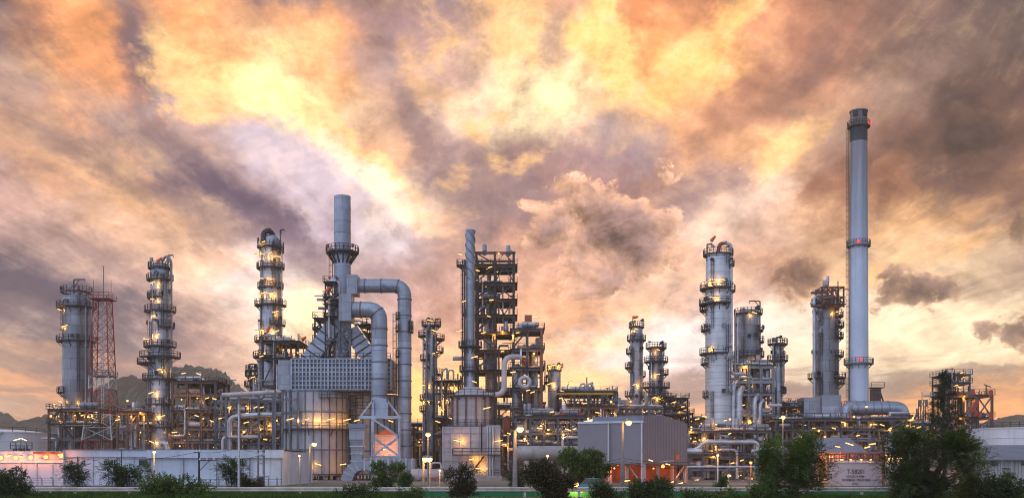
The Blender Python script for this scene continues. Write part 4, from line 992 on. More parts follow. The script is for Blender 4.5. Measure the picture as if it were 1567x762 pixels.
for i in range(12):
    a = R(15 + i * 30); mb.beam((30.2 * k * math.cos(a), 30.2 * k * math.sin(a), t.z(654)), (30.2 * k * math.cos(a), 30.2 * k * math.sin(a), t.z(607)), 0.3)
t.part(mb, 'stiffener', 'brown', smooth=False)
ring_platform(t, 30 * k, 6 * k, t.z(606), -200, 20); ring_platform(t, 30 * k, 8 * k, t.z(652), -230, 50)
pl = t.part(MB().span(t.x(696), t.x(768), -8.4, -6.45, t.z(697), t.z(697) + 0.2), 'platform', 'dark', smooth=False)
rm = MB(); rail_path(rm, [(t.x(696), -6.5), (t.x(696), -8.3), (t.x(768), -8.3)], t.z(697) + 0.2); t.part(rm, 'railing', 'dark', pl)
mb = MB().beam(t.p(728, 715, -6.5), t.p(740, 698, -8), 0.3); t.part(mb, 'bracket', 'black')
for x, y in ((700, 674), (763, 674), (722, 702), (732, 716), (745, 624)): lamp_at(t.r, t.p(x, y, -8.6), 1.6); lamp_glow(t.p(x + 6, y + 1, -7.2), 200, t.r)
t.part(MB().span(t.x(676), t.x(768), -7.2, 6.4, 0.0, 0.99), 'plinth', 'concrete', smooth=False)
rm = MB(); rail_path(rm, [(t.x(725), -7.1), (t.x(768), -7.1)], 1.0); t.part(rm, 'railing', 'dark')
# open steel tower
frame('steel_tower', 'tall open dark steel tower with six stacked decks behind thin stack', 729, 786, 234, 9.5, [385, 405, 433, 458, 482, 508, 536, 566, 600], 2, 1, 'browndark', 0.55, decks=(1, 2, 3, 4, 5, 6, 7, 8), braces=((0, 0, '\\'), (1, 0, 'a'), (0, 1, '/'), (1, 1, 'a'), (0, 2, 's'), (1, 2, 'x'), (0, 3, 's'), (1, 3, 'v'), (0, 4, 's'), (0, 5, '\\'), (0, 6, 'x')), pipes=1, vp=9,
    lamps=((763, 388), (750, 409), (731, 414), (752, 459), (748, 484), (740, 509), (769, 507), (769, 537), (728, 546), (735, 584), (756, 512)), seed=41, clutter=22, group='steel towers', cat='steel tower', over=0.4)
t = T('reactor_vessel', 'tall dark shelled vessel standing inside the open steel tower', 'vessel', 753, 239)
t.part(MB().lathe(body_profile(t, [(512, 8), (600, 8), (700, 8)], 4), 24), 'shell', 'alu_dark'); t.part(MB().tube([t.p(752, 508), t.p(752, 440)], 1.0, 12), 'riser', 'alu_dark')
t.pipe([(747, 500, 0), (747, 420, 0), (757, 420, 0)], 2.0, 'greypipe')
frame('steel_tower', 'red posted stair tower right of the open steel tower', 785, 829, 226, 9, [503, 534, 563, 594, 626, 652, 682, 711], 2, 1, 'steel', 0.5, decks=(0, 1, 2, 3, 4, 5, 6), braces=((0, 0, 's'), (0, 1, 'z'), (0, 2, 's'), (0, 3, 'z'), (0, 4, 's'), (0, 5, 'z'), (0, 6, 'z')), pipes=2, vp=14,
    lamps=((785, 513), (792, 509), (817, 541), (815, 600), (816, 664), (816, 687), (785, 569), (827, 632), (778, 629), (779, 663), (808, 597), (795, 640), (800, 700), (812, 722), (818, 484)), seed=43, clutter=26, group='steel towers', cat='steel tower', over=0.2)
t = T('corner_post', 'rust red corner post standing at the edge of the stair tower', 'post', 828.5, 224)
t.part(MB().box(0, 0, t.z(503) / 2, 0.55, 0.5, t.z(503)), 'column', 'rust', smooth=False)
for y in (510, 535, 560, 590): t.part(MB().beam((0, 0, t.z(y)), (3.2 * t.k, -0.5, t.z(y)), 0.2), 'bracket', 'steel')
t = T('riser_vessels', 'cluster of silver riser vessels within the red posted stair tower', 'vessel', 806, 231)
for x, y0, y1, r in ((792, 560, 690, 7), (818, 532, 640, 5), (806, 600, 720, 6)): t.part(MB().lathe([(0.3, t.z(y0) + r * .5 * t.k)] + body_profile(t, [(y0, r), (y1, r)], 3.4, False)[::-1], 20, (t.x(x), 0, 0)), 'shell', 'alu')
for x, y in ((808, 496), (804, 560), (806, 610), (806, 668), (776, 650), (803, 690)): t.part(MB().box(t.x(x), -2.5, t.z(y), 1.6, 1.6, 3.2), 'motor_housing', 'rust', smooth=False)
t = T('loop_pipe', 'fat pale pipe looping down the face of the stair tower', 'pipe', 775, 218)
t.pipe([(797, 546, 1), (771.5, 546, -1), (771.5, 604, -1), (742, 604, -1)], 4.2, 'pinkpipe', bend=2.0)
t.part(MB().lathe([(1.7, -0.2), (1.7, 0.2)], 16, tuple(t.p(797, 546, 1)), 'x'), 'flange', 'pipe')
t = T('ring_header', 'round blue grey pipe ring hung on the stair tower', 'pipe', 803, 221)
t.part(MB().tube([t.p(803 + 7.5 * math.cos(R(a)), 585 - 7.5 * math.sin(R(a)), 0) for a in range(0, 361, 15)], 0.5, 8), 'ring', 'pipe')
column('absorber_drum', 'stubby silver drum with piped head right of the stair tower', 848, 244, [(568, 10), (612, 10), (690, 10)], [(566, 1.5), (584, 6, -220, -140)], lamps=[(-7, 588), (0, 560), (-6, 561), (6, 562)], davit=(-14, 600, 552, -8), ladders=False, pipes=[([(842, 567, -1), (842, 559, -1), (848, 557, -1), (848, 565, 0)], 1.2), ([(853, 567, -1), (853, 558, -1), (858, 560, -1)], 1.2)], group='small columns')
frame('pipe_rack', 'yellow edged rack topped by twin bent pipes behind the grey building', 858, 942, 232, 12, [600, 622, 644, 668], 4, 1, 'steel', 0.5, decks=(0, 1), braces=((0, 0, 'v'), (1, 0, 'a'), (2, 0, 'v'), (3, 0, '\\'), (1, 1, 'x')), pipes=5, vp=22, lamps=((858, 609), (872, 585), (862, 636), (871, 630), (881, 631), (914, 631), (935, 614), (940, 632), (895, 617), (900, 640)), seed=51, clutter=22, bmat='brown')
t = T('edge_girder', 'yellow painted girder along the top of the rack behind the grey building', 'girder', 890, 230)
t.part(MB().span(t.x(852), t.x(938), -0.3, 0.1, t.z(604), t.z(602)), 'web', 'yellow', smooth=False); t.part(MB().span(t.x(852), t.x(938), -0.6, 0.4, t.z(601.9), t.z(601)), 'flange', 'yellow', smooth=False)
t = T('twin_bends', 'two silver pipe bends and a tall vent above the yellow edged rack', 'pipe', 897, 236)
t.pipe([(888, 600, 0), (888, 588, 0), (895, 586, 0), (895, 600, 0)], 1.5); t.pipe([(900, 600, 0), (900, 586, 0), (907, 588, 0), (907, 600, 0)], 1.6); t.pipe([(898, 600, 1), (898, 577, 1)], 0.9, 'dark'); t.pipe([(868, 600, 0), (868, 590, 0), (872, 585, 0)], 0.5, 'dark', flange=False)
frame('pipe_rack', 'two level lamp hung rack in front of the big grey drum', 790, 896, 206, 9, [637, 662, 681], 5, 1, 'steel', 0.4, decks=(0, 2), braces=((1, 0, 'x'), (3, 1, '/')), pipes=5, vp=22, lamps=((839, 657), (869, 657), (879, 656), (891, 656), (862, 665), (845, 630), (826, 655), (803, 671)), seed=53, clutter=22)
t = T('horizontal_drum', 'big dull grey horizontal drum beside the grey building', 'drum vessel', 838, 200)
drum(t, (0, 0, t.z(693)), 11.5 * t.k, 88 * t.k, 'drumgrey', 'shell')
for x in (805, 838, 868): t.part(MB().box(t.x(x), 0, t.z(705) / 2, 0.8, 2.0, t.z(705)), 'pier', 'concrete', smooth=False)
t.part(MB().lathe([(0.1, 0.35), (6.5 * t.k, 0.2), (8 * t.k, -0.2)], 18, tuple(t.p(886, 692)), 'x'), 'manway_cover', 'tank')
column('stripper_column', 'pale slim column with left hand cage decks behind the grey building', 974, 262, [(502, 9), (530, 10), (690, 10)], [(500, 3), (520, 5, -240, 60), (540, 6, -240, -140), (562, 8, -240, -130), (605, 8, -240, -130), (575, 4, -40, 40), (612, 4, -40, 40)],
    lamps=[(-4, 589), (-9, 614), (-2, 505)], davit=(-9, 520, 492, 6), pipes=[([(983, 640, -1), (983, 510, -1)], 1.3), ([(966, 560, -1), (966, 505, -1)], 1.2)], ladders=True)
windsock('orange windsock streaming above the pale slim column', 968, 486, 260, 9, 8, 10)
column('stripper_column', 'shorter grey column ringed by broad decks nearer the chimney side', 1004, 258, [(534, 10), (570, 11), (690, 12)], [(532, 6), (553, 8), (572, 8, -60, 60), (592, 10), (606, 8), (618, 4, -60, 60)],
    lamps=[(1, 537), (-2, 607), (-5, 609), (0, 574), (-4, 632)], davit=(12, 545, 526, -7), pipes=[([(1014, 640, -1), (1014, 540, -1)], 1.4), ([(997, 640, -2), (997, 540, -2)], 1.0)], mat='alu_dark')
frame('process_frame', 'dark deck frame with lamps at the right end of the grey building', 1017, 1052, 250, 10, [609, 622, 634, 650, 670], 2, 1, 'dark', 0.4, decks=(0, 1, 2, 3), braces=((0, 0, 'v'), (1, 0, '/')), pipes=3, vp=12, lamps=((1032, 615), (1040, 630), (1025, 640), (1045, 622)), seed=57, clutter=16)
t = T('equipment_skid', 'low white roofed equipment skids seen over the grey building', 'skid', 950, 250)
for x0, x1, y in ((925, 952, 607), (938, 975, 612)): t.part(MB().span(t.x(x0), t.x(x1), -1.5 + (x0 % 2) * 4, 1.5 + (x0 % 2) * 4, t.z(622), t.z(y)), 'cabinet', 'alu_dark', smooth=False)
for x in (928, 950, 972): t.part(MB().beam((t.x(x), 0, 0), (t.x(x), 0, t.z(622)), 0.4), 'post', 'steel')
frame('pipe_rack', 'long level rack seen just above the grey building roof', 905, 1012, 246, 8, [622, 634], 6, 1, 'steel', 0.36, decks=(), braces=(), pipes=5, vp=8, lamps=((965, 614), (925, 632), (985, 630)), seed=58, clutter=6)
# ------------------------------------------------------------------ big silver column and neighbours
t = column('distillation_column', 'tallest fat silver column with red bend on top, right of grey building', 1099, 232, [(396, 18.5), (445, 19), (540, 19.5), (740, 20)],
    [(390, 4.5, 0, 360), (442, 9, -240, -60), (465, 10, -240, -60), (474, 9, -240, -160), (406, 6, -40, 40), (445, 7, -30, 40), (505, 7, -230, -140), (541, 9, -230, -70), (556, 7, -230, -150), (606, 4, -220, -150)],
    lamps=[(2, 432), (-14, 436), (-14, 458), (-14, 534), (-22, 434)], mat='alu_big', ridge=3.0,
    pipes=[([(1140, 572, -1), (1118.5, 572, -1), (1118.5, 374, -1), (1106, 371, -1)], 2.7, dict(mat='pipe')), ([(1125, 640, 1), (1125, 480, 1)], 1.4, dict(mat='greypipe'))], davit=(-17, 400, 374, 8))
t.part(MB().tube(fillet([t.p(1099, 386, -1), t.p(1101, 373, -1), t.p(1112, 371.5, -1)], 1.2), 0.42, 8), 'overhead_bend', 'redpipe')
t.part(MB().tube([t.p(1099, 396, 0), t.p(1099, 384, -1)], 0.5, 8), 'nozzle', 'dark')
windsock('orange windsock flying over the tallest silver column', 1088, 369, 230, 10, 48, 16)
column('distillation_column', 'grey domed column with caged right side inside blue grey frame', 1145, 246, [(482, 18.5), (540, 19), (735, 19)], [(480, 3), (506, 4, -50, 60), (523, 5, -40, 60), (545, 5), (560, 5, -60, 50)], mat='alu_dark',
    lamps=[(4, 482), (-4, 556), (10, 560), (13, 557)], davit=(18, 490, 461, -16), pipes=[([(1132, 486, 0), (1132, 476, 0), (1141, 473, 0), (1141, 484, 0)], 2.6, dict(mat='dark')), ([(1129, 650, -3.3), (1129, 486, -3.3)], 1.4), ([(1160, 560, -2), (1160, 486, -2)], 1.6)])
frame('process_frame', 'blue grey frame of thick pipes right of the tallest silver column', 1127, 1183, 234, 8.5, [559, 582, 601, 632, 652], 3, 1, 'greypipe', 0.62, decks=(0, 2), braces=((1, 3, 's'), (1, 2, 'x')), pipes=5, vp=22, lamps=((1134, 646), (1148, 643), (1125, 643), (1141, 560), (1156, 640), (1137, 620)), seed=61, clutter=22, pr=(0.25, 0.6))
t = T('riser_pipes', 'row of upright fat silver pipes in the blue grey frame', 'pipe bank', 1140, 231)
for x, a, b, r in ((1122, 590, 690, 3.6), (1131, 600, 690, 5.2), (1155, 610, 690, 3.2), (1163, 618, 690, 2.6)): t.pipe([(x, b, 0), (x, a, 0), (x + 5, a - 6, 2)], r, 'pipe')
t.pipe([(1176, 620, 0), (1196, 620, 0)], 2.2, 'pinkpipe')
column('stripper_column', 'thin column with a broad dark crown between blue frame and dark column', 1190, 244, [(528, 6), (560, 7), (735, 8)], [(526, 9), (545, 5, -60, 60), (551, 9), (600, 6, -60, 40)], lamps=[(0, 640), (12, 524)], davit=(-2, 530, 516, 4), pipes=[([(1183, 560, -1), (1183, 525, -1)], 1.0), ([(1199, 600, -1), (1199, 530, -1)], 0.9)])
# ------------------------------------------------------------------ rack belt across the right half
frame('pipe_rack', 'silver piped rack at the foot of the tallest silver column', 1054, 1180, 212, 10, [659, 676, 697, 717], 6, 1, 'steel', 0.42, decks=(0, 2), braces=((2, 1, 'x'), (3, 0, 'z')), pipes=9, vp=44, lamps=((1067, 641), (1078, 637), (1058, 653), (1058, 657), (1096, 649), (1110, 643), (1117, 641), (1117, 663), (1063, 675), (1078, 670), (1095, 683), (1092, 698), (1135, 704), (1121, 708), (1066, 734), (1139, 739), (1151, 732)), seed=63, clutter=36, pr=(0.16, 0.42))
t = T('transfer_pipe', 'thick silver pipe dipping across the rack beside the grey building', 'pipe', 1090, 205)
t.pipe([(1040, 690, 0), (1074, 690, 0)], 4.0, 'pipe'); t.pipe([(1050, 688, 2), (1066, 688, 2), (1078, 676, 2), (1160, 676, 2), (1160, 700, 2)], 2.8, 'pipe'); t.pipe([(1050, 714, -2), (1180, 714, -2)], 1.7, 'pipe'); t.pipe([(1150, 690, 1), (1200, 684, 1)], 3.0, 'pipe')
column('distillation_column', 'stout grey column with rusty open crown left of the chimney', 1264, 252, [(466, 18.5), (540, 19), (740, 20)], [(464, 3), (484, 7, -60, 30), (500, 8, -60, 30), (517, 7, -60, 30), (545, 7, -60, 30), (578, 8, -220, -130), (578, 10, -70, 30), (586, 9, -60, 20)], mat='alu_dark',
    lamps=[(-1, 620), (9, 624), (12, 480)], pipes=[([(1246, 640, -2), (1246, 456, -2), (1251, 453, -2), (1258, 453, -1), (1258, 466, 0)], 2.6, dict(mat='pipe')), ([(1240, 464, -2), (1246, 464, -2)], 2.0, dict(mat='pipe')), ([(1282, 600, -1), (1282, 470, -1)], 1.2)], ladders=True)
frame('crown_frame', 'rusty open box frame on the head of the stout grey column', 1258, 1291, 247, 5, [438, 453, 466], 4, 1, 'rust', 0.36, decks=(2,), braces=((1, 0, 'x'), (3, 1, '\\')), pipes=1, vp=3, seed=66, clutter=6, base=470, cat='frame', group='rusty frames')
# ------------------------------------------------------------------ chimney and its flue
t = T('tall_chimney', 'very tall pale blue chimney with dark band and brown cap', 'chimney', 1314, 240)
k = t.k
def cr(y): return (12.7 + (y - 170) * 0.0043) * k
t.part(MB().lathe([(cr(636), t.z(636)), (cr(400), t.z(400)), (cr(218), t.z(218))], 40, cap=False), 'shaft', 'chimney')
t.part(MB().lathe([(cr(218) + 0.01, t.z(218)), (cr(196) + 0.01, t.z(196))], 40, cap=False), 'dark_band', 'charcoal')
t.part(MB().lathe([(cr(196), t.z(196)), (cr(172), t.z(172)), (cr(172) + 0.16, t.z(172)), (cr(172) + 0.16, t.z(170.5)), (cr(172) - 0.5, t.z(170.5)), (cr(172) - 0.5, t.z(176))], 40, cap=False), 'cap', 'sooty')
for a in (-130, -65): t.part(MB().box(cr(175) * math.cos(R(a)), cr(175) * math.sin(R(a)), t.z(177), 1.0, 0.5, 1.2, R(a + 90)), 'vent', 'black')
for y, w in ((194, 4), (376, 4), (556, 7.5)):
    pl = ring_platform(t, cr(y), w * k, t.z(y), 0, 360, 'charcoal' if y < 200 else 'steel')
for y, a in ((190, -20), (373, -110), (551, -100)):
    t.part(MB().box((cr(y) + 0.5) * math.cos(R(a)), (cr(y) + 0.5) * math.sin(R(a)), t.z(y), 0.6, 0.4, 0.5), 'beacon', 'beacon')
ladder(t, cr(400), -172, t.z(630), t.z(196))
t = T('flue_duct', 'fat grey flue bending from chimney foot down to the racks', 'duct', 1345, 236)
t.part(MB().tube(fillet([t.p(1296, 640, -1), t.p(1296, 624, -1), t.p(1372, 624, -1), t.p(1380, 628, -1), t.p(1382, 648, -1)], 1.9, 6), 10.5 * t.k, 22), 'duct_shell', 'duct')
mb = MB()
for x in (1310, 1322, 1334, 1346, 1358): mb.tube([t.p(x - 0.6, 624, -1), t.p(x + 0.6, 624, -1)], 11.2 * t.k, 22)
t.part(mb, 'flange', 'alu_dark')
mb = MB().tube([t.p(1372 + 9 * math.cos(R(a)), 635 - 9 * math.sin(R(a)), -2.2) for a in range(0, 361, 15)], 0.2, 6); t.part(mb, 'manway_ring', 'steel')
for x in (1300, 1330, 1365): t.part(MB().beam(t.p(x, 732, -1), t.p(x, 634, -1), 0.5), 'post', 'steel')
t = T('inlet_tower', 'small brown louvred box with a strut on top of the flue', 'tower', 1339, 242)
t.part(MB().span(t.x(1333), t.x(1346), -1, 1, t.z(618), t.z(595)), 'box', 'brown', smooth=False); pl = t.part(MB().span(t.x(1330), t.x(1350), -1.5, 1.5, t.z(594), t.z(593)), 'platform', 'dark', smooth=False)
rm = MB(); rail_path(rm, [(t.x(1330), -1.4), (t.x(1350), -1.4)], t.z(593)); t.part(rm, 'railing', 'dark', pl); t.part(MB().beam(t.p(1346, 597), t.p(1353, 618), 0.3), 'strut', 'dark')
mb = MB()
for i in range(6): mb.box(0, -1.05, t.z(615 - i * 3.4), 1.7, 0.1, 0.18)
t.part(mb, 'louvre', 'black', smooth=False)
frame('process_frame', 'dark decked frame round the foot of the stout grey column', 1206, 1292, 238, 14, [622, 640, 655], 4, 1, 'dark', 0.45, decks=(0, 1, 2), braces=((0, 1, 'x'), (3, 1, 'x'), (1, 2, 'v')), pipes=4, vp=14, lamps=((1191, 646), (1212, 646), (1254, 638), (1259, 645), (1230, 650)), seed=71, clutter=24)
t = T('blower_house', 'plain grey blue machine box left of the stout grey column foot', 'machine house', 1243, 240)
t.part(MB().span(t.x(1225), t.x(1250), -3, 3, t.z(640), t.z(609)), 'box', 'panel', smooth=False); t.part(MB().span(t.x(1250) + 0.02, t.x(1279), -4, 3, t.z(640), t.z(606)), 'box', 'duct', smooth=False)
mb = MB()
for x in (1226, 1248, 1277): mb.beam((t.x(x), 0, 0), (t.x(x), 0, t.z(640)), 0.5)
t.part(mb, 'support_frame', 'steel', smooth=False)
frame('process_frame', 'airy yellow lit frame between thin column and dark decks', 1196, 1226, 246, 8, [617, 640], 3, 1, 'brown', 0.32, decks=(0,), pipes=3, vp=8, lamps=((1206, 622), (1216, 642)), seed=72, clutter=4)
frame('pipe_rack', 'long dark rack of lamps below the flue and chimney', 1188, 1412, 224, 12, [641, 656, 672, 690], 9, 1, 'steel', 0.42, decks=(0, 1), braces=((1, 1, 'x'), (4, 1, '/'), (7, 0, 'x')), pipes=8, vp=40, lamps=((1307, 637), (1326, 622), (1333, 649), (1339, 649), (1363, 655), (1382, 650), (1389, 651), (1397, 652), (1407, 653), (1397, 639), (1262, 668), (1313, 666), (1253, 659), (1246, 655), (1290, 646), (1350, 650), (1276, 655), (1372, 668), (1225, 668)), seed=73, clutter=56)
column('surge_drum', 'short fat drum under a dark deck left of the conifer', 1365, 210, [(676, 10), (740, 10)], [(673, 6)], lamps=[(-11, 697), (-10, 701), (7, 701)], ladders=False, dome=True, group='small columns')
# right hand structure
frame('process_frame', 'orange and dark stair frame beyond the conifer top', 1452, 1518, 238, 9, [604, 638, 655], 3, 1, 'brown', 0.5, decks=(0, 1), braces=((2, 0, 'x'), (1, 0, '/'), (1, 1, 's'), (2, 1, '/')), pipes=2, vp=8, lamps=((1468, 592), (1470, 640), (1467, 660), (1476, 606)), seed=81, clutter=12)
frame('process_frame', 'piped upper storey rising behind the conifer top', 1448, 1484, 246, 8, [573, 586, 604], 2, 1, 'steel', 0.32, decks=(0, 1), braces=((0, 1, 'x'),), pipes=1, vp=6, seed=82, clutter=6, lamps=((1472, 570), (1462, 590)))
t = T('escape_chute', 'orange red chute slanting on the stair frame beyond the conifer', 'chute', 1490, 235)
t.part(MB().beam(t.p(1486, 631, -1), t.p(1494, 612, -1), 1.2, 0.9), 'chute', 'redpipe', smooth=False)
for x, y in ((1490, 632), (1497, 634), (1514, 636), (1486, 600), (1514, 602)): t.part(MB().lathe([(0.3, -.7), (.45, -.6), (.45, .6), (.3, .7)], 12, (t.x(x), -0.8, t.z(y))), 'drum', 'redpipe', smooth=False)
t = T('vessel_leg', 'single pale vessel under the stair frame beyond the conifer', 'vessel', 1484, 240)
t.part(MB().lathe([(0.2, t.z(607))] + [(5 * t.k, t.z(612)), (5 * t.k, t.z(650)), (5 * t.k, 0)], 20), 'shell', 'alu_dark')
t = T('jib_crane', 'tiny jib crane on the top deck of the stair frame', 'crane', 1509, 240)
t.part(MB().beam((0, 0, t.z(604)), (0, 0, t.z(590)), 0.2), 'post', 'dark'); t.part(MB().beam(t.p(1506, 588), t.p(1516, 592), 0.2), 'jib', 'dark')
t = T('antenna_tower', 'small distant dark lattice mast right of the flue', 'radio mast', 1411, 330)
for i in range(6):
    z0, z1 = t.z(690) + (t.z(612) - t.z(690)) * i / 6, t.z(690) + (t.z(612) - t.z(690)) * (i + 1) / 6; mb = MB(); w = 0.8
    for a, b in ((-w, w), (w, -w)): mb.beam((a, -w, z0), (b, -w, z1), 0.16); mb.beam((a, -w, z0), (a, -w, z1), 0.22); mb.beam((a, w, z0), (a, w, z1), 0.22); mb.beam((a, -w, z1), (a, w, z1), 0.16)
    mb.beam((-w, -w, z1), (w, -w, z1), 0.16); t.part(mb, 'lattice_section', 'dark', smooth=False)
t.part(MB().tube([(0, 0, t.z(612)), (0, 0, t.z(600))], 0.1, 5), 'antenna', 'dark')
for a in (-1, 1): t.part(MB().box(a * 1.0, -1, t.z(617), 0.7, 0.5, 2.2), 'panel_antenna', 'steel', smooth=False)
storage_tank('storage_tank', 'broad mauve white tank with brown rim behind the right shed', 1580, 230, 94, 656, 'tank', 0.03)

# ------------------------------------------------------------------ rear belt of racks and plain houses behind the units
for i, (a, b_, d, lv, lab) in enumerate((
    (190, 300, 272, [628, 648, 668], 'rear rack glimpsed behind the slim column and brown frame'),
    (300, 440, 274, [632, 650, 670], 'rear rack glimpsed behind the grey braced rack'),
    (600, 700, 276, [648, 662, 680], 'rear rack glimpsed between the curved ducts and second heater'),
    (690, 800, 278, [620, 640, 660, 680], 'rear rack glimpsed through the open steel tower'),
    (800, 930, 276, [628, 645, 662, 680], 'rear rack glimpsed under the stubby silver drum'),
    (930, 1060, 280, [632, 648, 664], 'rear rack glimpsed behind the slim pale columns'),
    (1055, 1190, 282, [640, 654, 670], 'rear rack glimpsed behind the tallest silver column'),
    (1190, 1320, 284, [640, 652, 668], 'rear rack glimpsed behind the stout grey column'),
    (1320, 1460, 280, [648, 660, 674], 'rear rack glimpsed behind the flue bend'))):
    q = random.Random(400 + i); n = max(4, int((b_ - a) / 16))
    frame('pipe_rack', lab, a, b_, d, 12, lv, n, 1, ('brown', 'steel', 'dark')[i % 3], 0.42, decks=(0, 1), braces=((1, 1, 'x'), (n - 2, 0, '/')), pipes=6, vp=24, seed=410 + i, clutter=26,
          lamps=[(q.uniform(a + 4, b_ - 4), q.uniform(lv[0] + 6, 686)) for _ in range(7)])
for i, (a, b_, y, d, m_, lab) in enumerate((
    (70, 200, 664, 290, 'brown', 'brown machine house in shade behind the lattice mast'),
    (200, 432, 668, 292, 'steel', 'long grey machine house in shade behind the braced rack'),
    (600, 790, 668, 296, 'brown', 'brown machine house in shade behind the second heater'),
    (780, 1060, 655, 298, 'steel', 'long dark machine house in shade behind the grey drum'),
    (1050, 1300, 660, 300, 'dark', 'long dark machine house behind the silver rack'),
    (1300, 1470, 668, 296, 'brown', 'brown machine house behind the flue'))):
    t = T('machine_house', lab, 'machine house', (a + b_) / 2, d, 'machine houses behind the racks')
    t.part(MB().span(t.x(a), t.x(b_), 0, 10, 0, t.z(y)), 'wall', m_, smooth=False)
    t.part(MB().span(t.x(a) - .4, t.x(b_) + .4, -.5, 10.4, t.z(y) + 0.01, t.z(y) + .3), 'roof', 'roof', smooth=False)
    n = int((b_ - a) / 13)
    for k in range(n):
        x = a + 6 + k * 13; f = t.part(MB().span(t.x(x), t.x(x + 7), -.08, -.003, t.z(y + 14), t.z(y + 7)), 'window', 'steel', smooth=False)
        t.part(MB().span(t.x(x + .8), t.x(x + 6.2), -.12, -.083, t.z(y + 13.2), t.z(y + 7.8)), 'pane', 'glass', f, smooth=False)
# ------------------------------------------------------------------ ground and hills
gm, N, b = newmat('rough_grass_ground')
co_ = N.n('ShaderNodeTexCoord').outputs['Object']
n1 = N.noise(co_, 0.05, 6, 0.6); n2 = N.noise(co_, 1.2, 5, 0.65)
c_ = N.mix(N.mr(n1, 0.4, 0.62), (0.035, 0.062, 0.018, 1), (0.10, 0.085, 0.06, 1))
c_ = N.mix(N.mr(n2, 0.35, 0.7, 0, 0.6), c_, (0.022, 0.045, 0.012, 1))
N.link(c_, b.inputs['Base Color']); b.inputs['Roughness'].default_value = 0.95
M['ground'] = gm
g = MB().add([(-1450, -300, 0), (1450, -300, 0), (1450, 1540, 0), (-1450, 1540, 0)], [(0, 1, 2, 3)]).obj('ground', 'ground', smooth=False); tag(g, kind='structure')
M['yard'] = plain('concrete_plant_yard', (0.13, 0.115, 0.105), 0.9, 0, 0.3, 0.15)
g = MB().add([(-190, 152, 0.02), (190, 152, 0.02), (190, 300, 0.02), (-190, 300, 0.02)], [(0, 1, 2, 3)]).obj('plant_yard', 'yard', smooth=False); tag(g, kind='structure')
M['hill'] = plain('wooded_hillside', (0.036, 0.035, 0.030), 0.95, 0, 0.5, 0.02)
def hill(name, d, outline, depth=360, jag=3.5):
    q = random.Random(len(outline) * 7 + int(d)); mb = MB(); xs = []
    a, b_ = outline[0][0], outline[-1][0]; n = 170
    def top(px):
        for (x0, y0), (x1, y1) in zip(outline, outline[1:]):
            if x0 <= px <= x1: f = (px - x0) / max(1e-6, x1 - x0); return y0 + (y1 - y0) * f
        return 715
    rows = 14; vs = []
    for j in range(rows + 1):
        f = j / rows; s = math.sin(f * math.pi / 2) if f <= 1 else 1
        for i in range(n + 1):
            px = a + (b_ - a) * i / n
            zt = max(0.0, PZ(top(px), d))
            h = zt * (s ** 1.2) + q.uniform(-1, 1) * jag * (d / 1500) * (0.4 + s) * (1 if zt > 8 else 0)
            vs.append((PX(px, d), d - depth * (1 - f) * 0.6, max(h, -1)))
    for j in range(1, 5):
        f = 1 - j / 4
        for i in range(n + 1): px = a + (b_ - a) * i / n; zt = max(0, PZ(top(px), d)); vs.append((PX(px, d), d + depth * 0.5 * j / 4, zt * f - 1))
    R_ = rows + 5
    fs = [(j * (n + 1) + i, j * (n + 1) + i + 1, (j + 1) * (n + 1) + i + 1, (j + 1) * (n + 1) + i) for j in range(R_ - 1) for i in range(n)]
    mb.add(vs, fs); o = mb.obj(name, 'hill', smooth=False); tag(o, kind='structure'); return o
hill('hills', 1100, [(120, 716), (150, 640), (172, 598), (190, 584), (208, 577), (225, 588), (245, 582), (268, 568), (292, 562), (320, 566), (345, 571), (362, 588), (380, 604), (410, 640), (450, 716)])
hill('hills', 1280, [(-160, 700), (-60, 640), (-10, 628), (12, 636), (34, 648), (60, 646), (90, 636), (112, 640), (150, 660), (190, 716)])
hill('hills', 1300, [(1420, 716), (1470, 660), (1520, 644), (1548, 638), (1570, 642), (1640, 640), (1760, 716)])
hill('hills', 1200, [(930, 716), (1000, 660), (1050, 646), (1080, 640), (1110, 645), (1180, 668), (1300, 716)])
# ------------------------------------------------------------------ left walls and warehouse
def P(t, name, x0, x1, ytop, ybot, y0, y1, mat, parent=None):
    return t.part(MB().span(t.x(x0), t.x(x1), y0, y1, max(t.z(ybot), 0), t.z(ytop)), name, mat, parent, smooth=False)
t = T('boundary_wall', 'pale blue white boundary wall under a row of orange lamps', 'wall', 30, 149)
P(t, 'panel_wall', -60, 97, 690, 760, 0, 0.35, 'wall'); P(t, 'ledge', -60, 97, 705.5, 707.5, -0.22, -0.01, 'tank')
for x in range(-40, 97, 24): P(t, 'pilaster', x, x + 1.3, 707.6, 760, -0.14, -0.01, 'pipe')
P(t, 'lamp_beam', 55, 97, 691, 694.5, -0.9, -0.3, 'rust')
for x, y in ((1, 700), (24, 700), (47, 699.5), (70, 699), (93.5, 697)):
    o = t.part(MB().lathe([(0.02, -0.28), (0.2, -0.2), (0.28, 0), (0.2, 0.2), (0.02, 0.28)], 12, tuple(t.p(x, y, -0.7))), 'orange_lamp', 'redbulb')
    t.part(MB().beam(t.p(x, y - 2.5, -0.7), t.p(x, y - 2.5, 0), 0.08), 'bracket', 'dark', o); lamp_glow(t.p(x, y, -1.3), 160, t.r, (1.0, 0.26, 0.05))
for x, y in ((13, 697), (31, 698), (92, 695)): lamp_at(t.r, t.p(x, y, -0.8), 0.7, mat='tube')
t = T('warehouse', 'long pale blue white warehouse with deep fascia and thin downpipes', 'warehouse', 266, 150)
body = t.part(MB().span(t.x(98), t.x(433.5), 0, 22, 0, t.z(689.5)), 'wall', 'wall', smooth=False)
P(t, 'fascia', 97.5, 226, 688, 699, -0.35, -0.01, 'wall'); P(t, 'fascia', 226.2, 435, 688, 700.5, -0.55, -0.01, 'wall')
